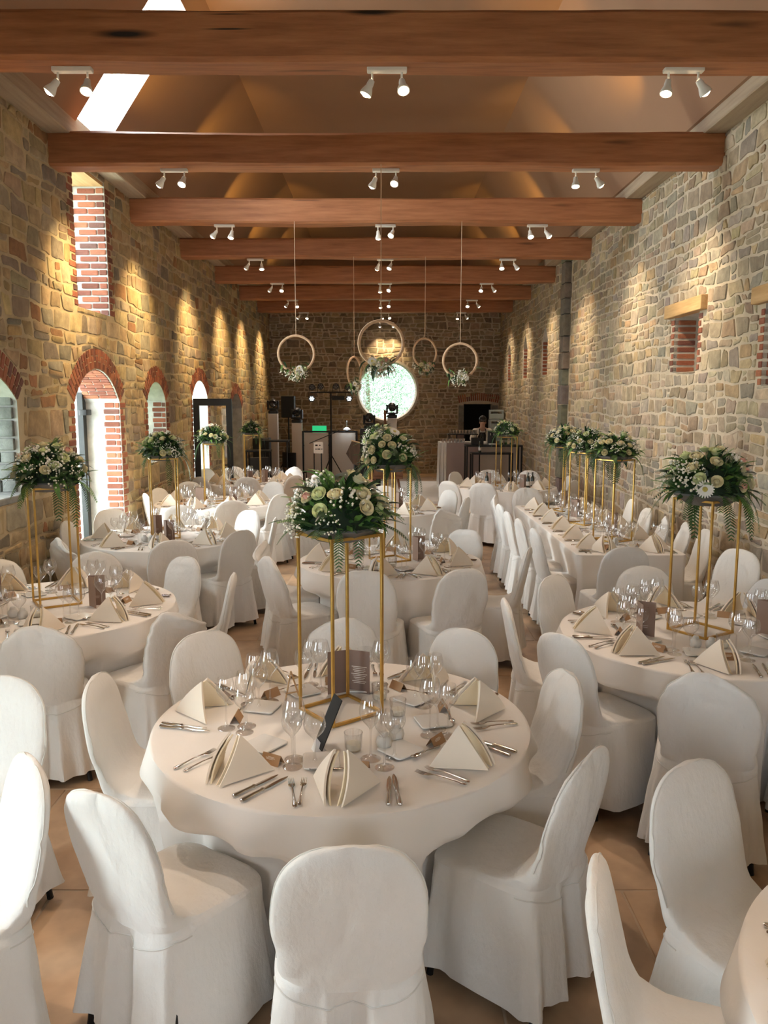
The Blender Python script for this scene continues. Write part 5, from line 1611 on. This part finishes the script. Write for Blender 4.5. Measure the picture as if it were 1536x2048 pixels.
PLED = pl_.mesh('led_lens', plain('grey_lens', (.35, .36, .37), .2)); PLEDON = pl_.mesh('led_lens', M['led_white'])
for x, z, on in ((-.45, 2.45, 0), (-.24, 2.47, 0), (.13, 2.47, 0), (.42, 2.45, 0), (-.46, 2.17, 1), (.45, 2.17, 1)):
    p = inst('par_lamp', PAR, ts, (x, -.03, z), (PI / 2 - (.15 if on else 0), 0, 0), .92); inst('led_lens', PLEDON if on else PLED, p)
    mb = MB(); mb.tube([(x - .08, 0, z), (x - .08, 0, 2.33), (x + .08, 0, 2.33), (x + .08, 0, z)], .008, 5); mb.build('bracket', M['black_metal'], ts)
ds = thing('desk_lamp', 'small glowing lamp on the booth edge', 'lamp', (-.92, 19.93, 1.388))
mb = MB(); mb.lathe([(.05, 0), (.05, .012), (.008, .02)], 12, closed=True); mb.build('base', M['black_metal'], ds)
mb = MB(); mb.tube([(0, 0, .01), (0, 0, .22), (.0, -.05, .26)], .006, 6); mb.build('neck', M['steel'], ds)
mb = MB(); mb.lathe([(.0005, .05), (.03, .045), (.085, .0)], 14); mb.lathe([(.083, .001), (.03, .04), (.0005, .045)], 14); mb.build('shade', M['led_white'], ds, True, 60, (0, -.06, -.06 + .1))
bt = thing('side_table', 'black frame table in the left back corner', 'table', (-2.55, 18.9, 0))
mb = MB(); mb.rbox((0, 0, 1.19), (.62, .45, .04), .008, n=1); mb.build('tabletop', M['black_metal'], bt)
for a in (-1, 1):
    for b in (-1, 1):
        mb = MB(); mb.box((a * .29, b * .2, .585), (.03, .03, 1.17)); mb.build('leg', M['black_metal'], bt, smooth=False)
bt = thing('side_table', 'lower black frame table in the left back corner', 'table', (-2.85, 18.2, 0))
mb = MB(); mb.rbox((0, 0, 1.0), (.55, .42, .04), .008, n=1); mb.build('tabletop', M['black_metal'], bt)
for a in (-1, 1):
    for b in (-1, 1):
        mb = MB(); mb.box((a * .25, b * .18, .49), (.03, .03, .98)); mb.build('leg', M['black_metal'], bt, smooth=False)
for k, (x, y) in enumerate(((-2.75, 17.3), (-2.1, 18.9))):
    c = thing('stacking_chair', 'black chair in the shadow of the left back corner, %s one' % ('left', 'right')[k], 'chair', (x, y, 0), .4 - k, 'black chairs in the corner')
    mb = MB(); mb.rbox((0, 0, .45), (.42, .42, .04), .05); mb.build('seat', M['black_plastic'], c)
    mb = MB(); mb.rbox((0, -.21, .75), (.42, .04, .36), .02); mb.build('backrest', M['black_plastic'], c)
    for a in (-1, 1):
        for b in (-1, 1):
            mb = MB(); mb.tube([(a * .18, b * .18, .44), (a * .2, b * .21, .0)], .012, 6); mb.build('leg', M['black_metal'], c)
        mb = MB(); mb.tube([(a * .18, -.18, .44), (a * .18, -.21, .6)], .012, 6); mb.build('back_post', M['black_metal'], c)
# microphone stand and sign before the booth
ms = thing('microphone_stand', 'black microphone boom stand before the booth', 'microphone stand', (-1.52, 17.4, 0))
mb = MB(); mb.lathe([(.13, 0), (.13, .02), (.02, .035)], 16, closed=True); mb.build('base', M['black_metal'], ms)
mb = MB(); mb.tube([(0, 0, .03), (0, 0, 1.24)], .012); mb.build('pole', M['black_metal'], ms)
mb = MB(); mb.tube([(-.10, 0, 1.21), (.48, 0, 1.45)], .009); mb.build('boom', M['black_metal'], ms)
mb = MB(); mb.tube([(.48, 0, 1.45), (.52, 0, 1.467), (.56, 0, 1.484)], [.012, .018, .022]); mb.build('microphone', M['black_metal'], ms)
sg = thing('notice_sign', 'small pale sign on a black post before the booth', 'sign', (-1.33, 17.0, 0))
mb = MB(); mb.lathe([(.12, 0), (.12, .015), (.015, .03)], 16, closed=True); mb.build('base', M['black_metal'], sg)
mb = MB(); mb.tube([(0, 0, .02), (0, 0, 1.05)], .014); mb.build('post', M['black_metal'], sg)
mb = MB(); mb.box((-.06, -.02, 1.14), (.20, .01, .24)); mb.build('board', M['panel_white'], sg, smooth=False)
mb = MB()
for q, (x, z, w_, h_) in enumerate(((-.10, 1.19, .05, .035), (-.03, 1.19, .03, .025), (-.11, 1.11, .04, .018), (-.05, 1.11, .06, .022), (.01, 1.11, .03, .018))): mb.box((x, -.0258, z), (w_, .001, h_))
mb.build('lettering', M['black_card'], sg, smooth=False)
# easel and wooden box in the middle of the dance floor
es = thing('easel', 'tall brown wooden easel below the round window', 'easel', (.05, 17.6, .06))
for p0, p1, nm in (((-.33, -.1, 0), (-.02, .05, 1.45), 'leg'), ((.33, -.1, 0), (.02, .05, 1.45), 'leg'), ((0, .55, 0), (0, .08, 1.35), 'leg'), ((0, .0, .2), (-.03, .06, 1.86), 'mast')):
    mb = MB(); mb.tube([p0, p1], .028, 4); mb.build(nm, M['easel'], es)
mb = MB(); mb.rbox((0, -.11, .40), (.72, .10, .06), .01, n=1); mb.build('ledge', M['easel'], es)
mb = MB(); mb.rbox((.0, -.085, .68), (.74, .03, .50), .006, n=1); mb.build('picture_board', plain('brown_board', (.23, .11, .055), .6, var=.2), es, True, 40, None, None)
cj = thing('wooden_box', 'six-sided dark wooden box left of the centre flowers', 'box', (-.66, 17.0, 0))
mb = MB(); hexp = [(-.14, 1.02), (-.02, 1.28), (.14, 1.24), (.16, 1.0), (.12, .76), (.0, .80)]
V = [(x, -.12, z) for x, z in hexp] + [(x, .12, z) for x, z in hexp]; F = [tuple(range(6))[::-1], tuple(range(6, 12))] + [(i, (i + 1) % 6, 6 + (i + 1) % 6, 6 + i) for i in range(6)]
mb.add(V, F); mb.build('box_body', M['oak_door'], cj, smooth=False)
mb = MB(); mb.box((.06, 0, 1.268), (.19, .25, .012), Ry(.25)); mb.build('top_edge', M['light_wood'], cj, smooth=False)
mb = MB(); mb.tube([(.04, 0, .79), (.04, 0, .03)], .025); mb.build('post', M['black_metal'], cj); mb = MB(); mb.lathe([(.2, 0), (.2, .02), (.03, .04)], 16, closed=True, c=(.04, 0, 0)); mb.build('base', M['black_metal'], cj)
# moving head beside it on a black box
bx = thing('flight_case', 'black flight case carrying a moving head left of the round window', 'case', (-.33, 19.6, 0))
mb = MB(); mb.rbox((0, 0, .73), (.5, .4, 1.44), .03, n=2); mb.build('case_body', M['black_plastic'], bx); 
for z in (.3, 1.1):
    mb = MB(); mb.box((0, -.203, z), (.5, .006, .03)); mb.build('edge_strip', M['steel'], bx, smooth=False)
moving_head(-.36, 19.6, 1.455, -.15, 'black moving head light on the flight case left of the round window')
mb = MB(); mb.rbox((0, 0, 0), (.36, .05, .12), .01, n=1); mb.build('sign_body', M['black_plastic'], None, True, 40, (-1.33, YB - .045, 2.21)); so = bpy.data.objects['sign_body']; so.name = 'wall_sign'; tag(so, 'small dark sign on the far wall left of the round window', 'sign')

# ================================================================== BAR
bar = thing('bar_table', 'bar table with white cloth side and mauve cloth front', 'table', (1.98, 19.2, 0))
mb = MB(); mb.rbox((0, .2, 1.12), (1.28, .8, .04), .01, n=1); mb.build('tabletop', M['white_paint'], bar)
def drape(mb, p0, p1, z0, z1, seed, amp=.012, n=24):
    r = random.Random(seed); d = (Vector(p1) - Vector(p0)); nrm = Vector((d.y, -d.x)).normalized(); V = []; F = []; ph = r.uniform(0, 6)
    for i in range(n + 1):
        t = i / n
        for k, z in enumerate((z1, (z0 + z1) / 2, z0)):
            a = amp * (k * .5) * math.sin(t * 14 + ph); V.append((p0[0] + d.x * t + nrm.x * a, p0[1] + d.y * t + nrm.y * a, z))
    for i in range(n):
        for k in (0, 1): F.append((i * 3 + k, (i + 1) * 3 + k, (i + 1) * 3 + k + 1, i * 3 + k + 1))
    mb.add(V, F)
mb = MB(); drape(mb, (-.65, .62), (-.65, -.22), .02, 1.145, 1, .03); drape(mb, (-.65, -.22), (-.50, -.225), .02, 1.145, 4, .01); mb.build('white_cloth', M['dance'], bar, True, 60)
mb = MB(); drape(mb, (-.50, -.23), (.27, -.23), .03, 1.142, 2, .012); mb.build('mauve_cloth', M['mauve'], bar, True, 60)
for a in (-1, 1):
    for b in (0, 1):
        mb = MB(); mb.box((a * .58, -.1 + b * .6, .55), (.04, .04, 1.1)); mb.build('leg', M['black_metal'], bar, smooth=False)
def frame_table(x, y, w, d, h, label, panel=None):
    o = thing('frame_table', label, 'table', (x, y, 0)); q = .035
    mb = MB(); mb.box((0, 0, h - q / 2), (w, d, q)); mb.build('tabletop', M['black_metal'], o, smooth=False)
    for a in (-1, 1):
        for b in (-1, 1):
            mb = MB(); mb.box((a * (w / 2 - q / 2), b * (d / 2 - q / 2), (h - q) / 2), (q, q, h - q)); mb.build('leg', M['black_metal'], o, smooth=False)
    if panel:
        mb = MB(); mb.box((0, d / 2 - .06, (h - q) / 2 + .02), (w - .08, .012, h - q - .06)); mb.build('back_panel', panel, o, smooth=False)
    return o
frame_table(2.52, 18.5, 1.28, .5, 1.12, 'large black frame table at the bar before the mauve cloth', None)
frame_table(2.36, 17.6, .90, .42, 1.0, 'smaller black frame table before the bar')
pn = thing('counter_screen', 'beige bar front screen at the right end of the bar', 'panel', (2.77, 18.88, 0)); mb = MB(); mb.rbox((0, 0, .56), (1.0, .05, 1.10), .006, n=1); mb.build('panel_board', M['beige_panel'], pn); mb = MB(); mb.box((0, .1, .02), (.6, .3, .03)); mb.build('foot', M['black_metal'], pn, smooth=False)
gi = MB(); gi.lathe([(.0005, 0), (.026, 0), (.030, .04), (.035, .085), (.033, .085), (.027, .04), (.02, .006), (.0005, .006)], 10); BARG = gi.mesh('bar_glass', M['bar_glass'], True, 60)
tr = thing('glass_tray', 'raised black tray carrying the upper rows of bar glasses', 'tray', (1.88, 19.25, 1.142)); mb = MB(); mb.rbox((0, 0, .19), (.72, .36, .02), .01); mb.build('tray_plate', M['black_metal'], tr)
for a in (-1, 1):
    for b in (-1, 1): mb = MB(); mb.tube([(a * .32, b * .14, 0), (a * .32, b * .14, .18)], .008, 6); mb.build('leg', M['black_metal'], tr)
for i in range(9):
    for j in range(3):
        o = inst('bar_glass', BARG, None, (1.58 + i * .075, 19.12 + j * .1, 1.344), None, 1.05); tag(o, 'clear tumbler in the upper rows on the bar tray', 'glass', 'tumblers on the raised bar tray')
for i in range(7):
    for j in range(2):
        o = inst('bar_glass', BARG, None, (1.40 + i * .08, 18.98 + j * .09 - (0 if j == 0 else .0), 1.142), None, 1.1); o.location.y = 19.0 + j * .09 - .0; tag(o, 'clear tumbler in the lower rows on the bar', 'glass', 'tumblers standing on the bar')
cr = thing('bottle_crate', 'black bottle crate on the bar beside the tumblers', 'crate', (2.15, 18.5, 1.122))
for (c, s) in (((0, 0, .008), (.26, .2, .016)), ((0, -.1, .08), (.26, .01, .16)), ((0, .1, .08), (.26, .01, .16)), ((-.13, 0, .08), (.01, .19, .16)), ((.13, 0, .08), (.01, .19, .16))):
    mb = MB(); mb.box(c, s); mb.build('crate_wall', M['black_plastic'], cr, smooth=False)
cm = thing('coffee_machine', 'tall black and white coffee machine on the bar', 'machine', (2.48, 18.55, 1.122))
mb = MB(); mb.rbox((0, 0, .16), (.20, .26, .32), .02, n=2); mb.build('body', M['black_plastic'], cm)
for s in (-1, 1): mb = MB(); mb.box((s * .108, -.02, .16), (.012, .22, .31)); mb.build('side_panel', M['steel'], cm, smooth=False)
mb = MB(); mb.rbox((0, -.15, .02), (.16, .1, .03), .008); mb.build('drip_tray', M['white_paint'], cm)
mb = MB(); mb.tube([(-.04, -.14, .27), (-.04, -.14, .22)], .01); mb.tube([(.04, -.14, .27), (.04, -.14, .22)], .01); mb.build('spouts', M['steel'], cm)
bottle = MB(); bottle.lathe([(.0005, 0), (.036, 0), (.038, .01), (.038, .19), (.030, .22), (.014, .25), (.0135, .30), (.016, .302), (.016, .315), (.0005, .315)], 12); BOT = bottle.mesh('bottle_body', M['wine'])
lb = MB(); lb.lathe([(.0385, .06), (.0385, .14)], 12); LAB = lb.mesh('bottle_label', M['panel_white'])
for k, (x, y, z) in enumerate(((2.72, 18.5, 1.122), (2.82, 18.58, 1.122), (2.93, 18.5, 1.122), (2.25, 18.6, 1.122), (2.1, 17.55, 1.002), (2.25, 12.45, ZT), (2.33, 12.5, ZT), (1.62, 12.55, ZT))):
    o = thing('wine_bottle', ['dark bottle on the bar, left of the right-hand group', 'dark bottle on the bar, middle of the right-hand group', 'dark bottle on the bar, rightmost', 'dark bottle behind the black bottle crate on the bar', 'dark bottle on the smaller frame table', 'dark bottle on the far right table, left of the pair', 'dark bottle on the far right table, right of the pair', 'dark bottle left of the stand on the far right table'][k], 'bottle', (x, y, z), 0, 'dark bottles'); o.scale = (.8, .8, .8)
    inst('bottle_body', BOT, o); inst('bottle_label', LAB, o)
pf = thing('picture_frame', 'small dark framed card standing at the bar back left', 'frame', (1.86, 19.5, 1.142), 0)
mb = MB(); mb.box((0, 0, .14), (.22, .02, .28)); mb.build('frame_body', M['black_plastic'], pf, smooth=False); mb = MB(); mb.box((0, -.0115, .14), (.16, .002, .2)); mb.build('card', M['menu'], pf, smooth=False); mb = MB(); mb.box((0, .04, .08), (.04, .06, .16)); mb.build('prop', M['black_plastic'], pf, smooth=False)
for k in range(7):
    o = thing('glass_crate', 'pale blue crate in the stack by the far right corner, %s from the floor' % (['first', 'second', 'third', 'fourth', 'fifth', 'sixth', 'topmost'][k]), 'crate', (3.12, 22.4, k * .27), rnd.uniform(-.05, .05), 'stacked crates')
    mb = MB(); mb.rbox((0, 0, .015), (.38, .5, .03), .02); mb.build('crate_floor', M['blue_crate'], o)
    for s in (-1, 1):
        mb = MB(); mb.box((s * .18, 0, .145), (.015, .48, .22)); mb.build('crate_wall', M['blue_crate'], o, smooth=False)
        mb = MB(); mb.box((0, s * .24, .09), (.35, .015, .11)); mb.build('crate_wall', M['blue_crate'], o, smooth=False)
    mb = MB(); mb.box((0, -.24, .235), (.36, .02, .045)); mb.box((0, .24, .235), (.36, .02, .045)); mb.build('crate_rim', M['blue_crate'], o, smooth=False)

# ================================================================== BARTENDER
def skin(name, verts, edges, radii, mat, parent, sub=2, root=0):
    me = bpy.data.meshes.new(name + '_skeleton'); me.from_pydata(verts, edges, []); o = bpy.data.objects.new(name, me); COL.objects.link(o)
    o.modifiers.new('skin', 'SKIN'); s = o.modifiers.new('sub', 'SUBSURF'); s.levels = sub; s.render_levels = sub
    for i, rd in enumerate(radii):
        v = me.skin_vertices[0].data[i]; v.radius = rd if isinstance(rd, tuple) else (rd, rd); v.use_root = (i == root)
    dg = bpy.context.evaluated_depsgraph_get(); ev = o.evaluated_get(dg); nm = bpy.data.meshes.new_from_object(ev)
    bpy.data.objects.remove(o, do_unlink=True); nm.name = name; nm.materials.clear(); nm.materials.append(mat)
    nm.polygons.foreach_set('use_smooth', [True] * len(nm.polygons))
    return inst(name, nm, parent)
man = thing('person', 'person in white shirt and black apron bending over the bar', 'person', (2.44, 20.05, 0), 0)
# figure faces -y (towards the hall), leaning forward, hands working at the bar top
V = [(0, .10, .92), (0, .06, 1.08), (0, -.02, 1.26), (0, -.07, 1.38), (0, -.11, 1.46), (0, -.155, 1.55), (0, -.185, 1.65),     # pelvis..head
     (-.18, -.06, 1.38), (-.27, -.12, 1.17), (-.15, -.32, 1.12), (-.10, -.38, 1.14),                                             # left arm
     (.18, -.06, 1.38), (.28, -.10, 1.17), (.14, -.31, 1.10), (.08, -.37, 1.12),
     (-.10, .10, .86), (-.11, .08, .48), (-.11, .12, .08), (-.11, -.02, .035),
     (.10, .10, .86), (.11, .08, .48), (.11, .12, .08), (.11, -.02, .035)]
Ed = [(0, 1), (1, 2), (2, 3), (3, 4), (4, 5), (5, 6), (3, 7), (7, 8), (8, 9), (9, 10), (3, 11), (11, 12), (12, 13), (13, 14), (0, 15), (15, 16), (16, 17), (17, 18), (0, 19), (19, 20), (20, 21), (21, 22)]
rad = [(.15, .11), (.14, .10), (.16, .105), (.15, .09), .05, (.072, .085), (.075, .09), .065, .045, .034, .028, .065, .045, .034, .028, .085, .06, .042, (.045, .04), .085, .06, .042, (.045, .04)]
body = skin('body', V, Ed, rad, M['skin'], man)
for s, b0 in ((-1, 10), (1, 14)):
    w = Vector(V[b0]); fw = (Vector(V[b0]) - Vector(V[b0 - 1])).normalized(); sd = Vector((fw.y, -fw.x, 0)).normalized()
    for q in range(5):
        L = (.05, .075, .08, .075, .06)[q]; off = sd * (q - 2) * .016 * s
        a = w + off * .8; dr = fw if q else (fw * .5 + sd * -s * .9).normalized()
        pts = [a, a + dr * L * .5 + Vector((0, 0, -.006)), a + dr * L + Vector((0, 0, -.03))]
        skin('finger', [tuple(p) for p in pts], [(0, 1), (1, 2)], [.0095, .009, .008], M['skin'], body, 1)
# shirt, apron, trousers, cap, face
SV = [V[0], V[1], V[2], V[3], (0, -.095, 1.425), V[7], V[8], (-.17, -.28, 1.125), V[11], V[12], (.165, -.27, 1.105)]
skin('shirt', SV, [(0, 1), (1, 2), (2, 3), (3, 4), (3, 5), (5, 6), (6, 7), (3, 8), (8, 9), (9, 10)], [(.165, .125), (.158, .118), (.178, .122), (.165, .105), .062, .080, .062, .045, .080, .062, .045], M['shirt'], man)
skin('trousers', [V[0], V[15], V[16], (-.11, .11, .12), V[19], V[20], (.11, .11, .12)], [(0, 1), (1, 2), (2, 3), (0, 4), (4, 5), (5, 6)], [(.16, .125), .10, .075, .062, .10, .075, .062], M['black_plastic'], man)
mb = MB(); V_ = []; F_ = []
for i in range(9):
    t = i / 8
    for k in range(7):
        q = (k - 3) / 3; z = .55 + .80 * t; yb_ = -.145 - .07 * max(0, (z - .9)) + .05 * max(0, .9 - z)
        w_ = .17 if t < .55 else .17 - .08 * (t - .55) / .45
        V_.append((q * w_, yb_ + .07 * q * q - .015, z))
for i in range(8):
    for k in range(6): F_.append((i * 7 + k, i * 7 + k + 1, (i + 1) * 7 + k + 1, (i + 1) * 7 + k))
mb.add(V_, F_); mb.build('apron', M['black_plastic'], man, True, 80)
mb = MB()
for s in (-1, 1): mb.tube([(s * .085, -.19, 1.34), (s * .075, -.165, 1.42), (s * .05, -.08, 1.47)], .012, 6)
mb.build('apron_strap', M['black_plastic'], man)
mb = MB(); mb.ball((0, -.165, 1.655), .098, 16, 10, (.95, 1.05, .98)); mb.v = [v for v in mb.v]; cap = mb.build('cap', M['black_plastic'], man); cap.location = (0, .012, .018)
mb = MB(); mb.rbox((0, -.275, 1.635), (.13, .09, .012), .04, Rx(.45)); mb.build('cap_peak', M['black_plastic'], cap)
mb = MB(); mb.tube([(0, -.262, 1.615), (0, -.282, 1.585), (0, -.262, 1.575)], [.008, .014, .010], 8); mb.build('nose', M['skin'], body)
for s in (-1, 1):
    mb = MB(); mb.ball((s * .03, -.25, 1.615), .010, 8, 6); mb.build('eye', M['black_plastic'], body)
    mb = MB(); mb.ball((s * .078, -.165, 1.59), .022, 8, 6, (.4, .8, 1.3)); mb.build('ear', M['skin'], body)
mb = MB(); mb.tube([(-.022, -.25, 1.548), (0, -.258, 1.546), (.022, -.25, 1.548)], .005, 6); mb.build('mouth', plain('lips', (.38, .17, .14), .5), body)
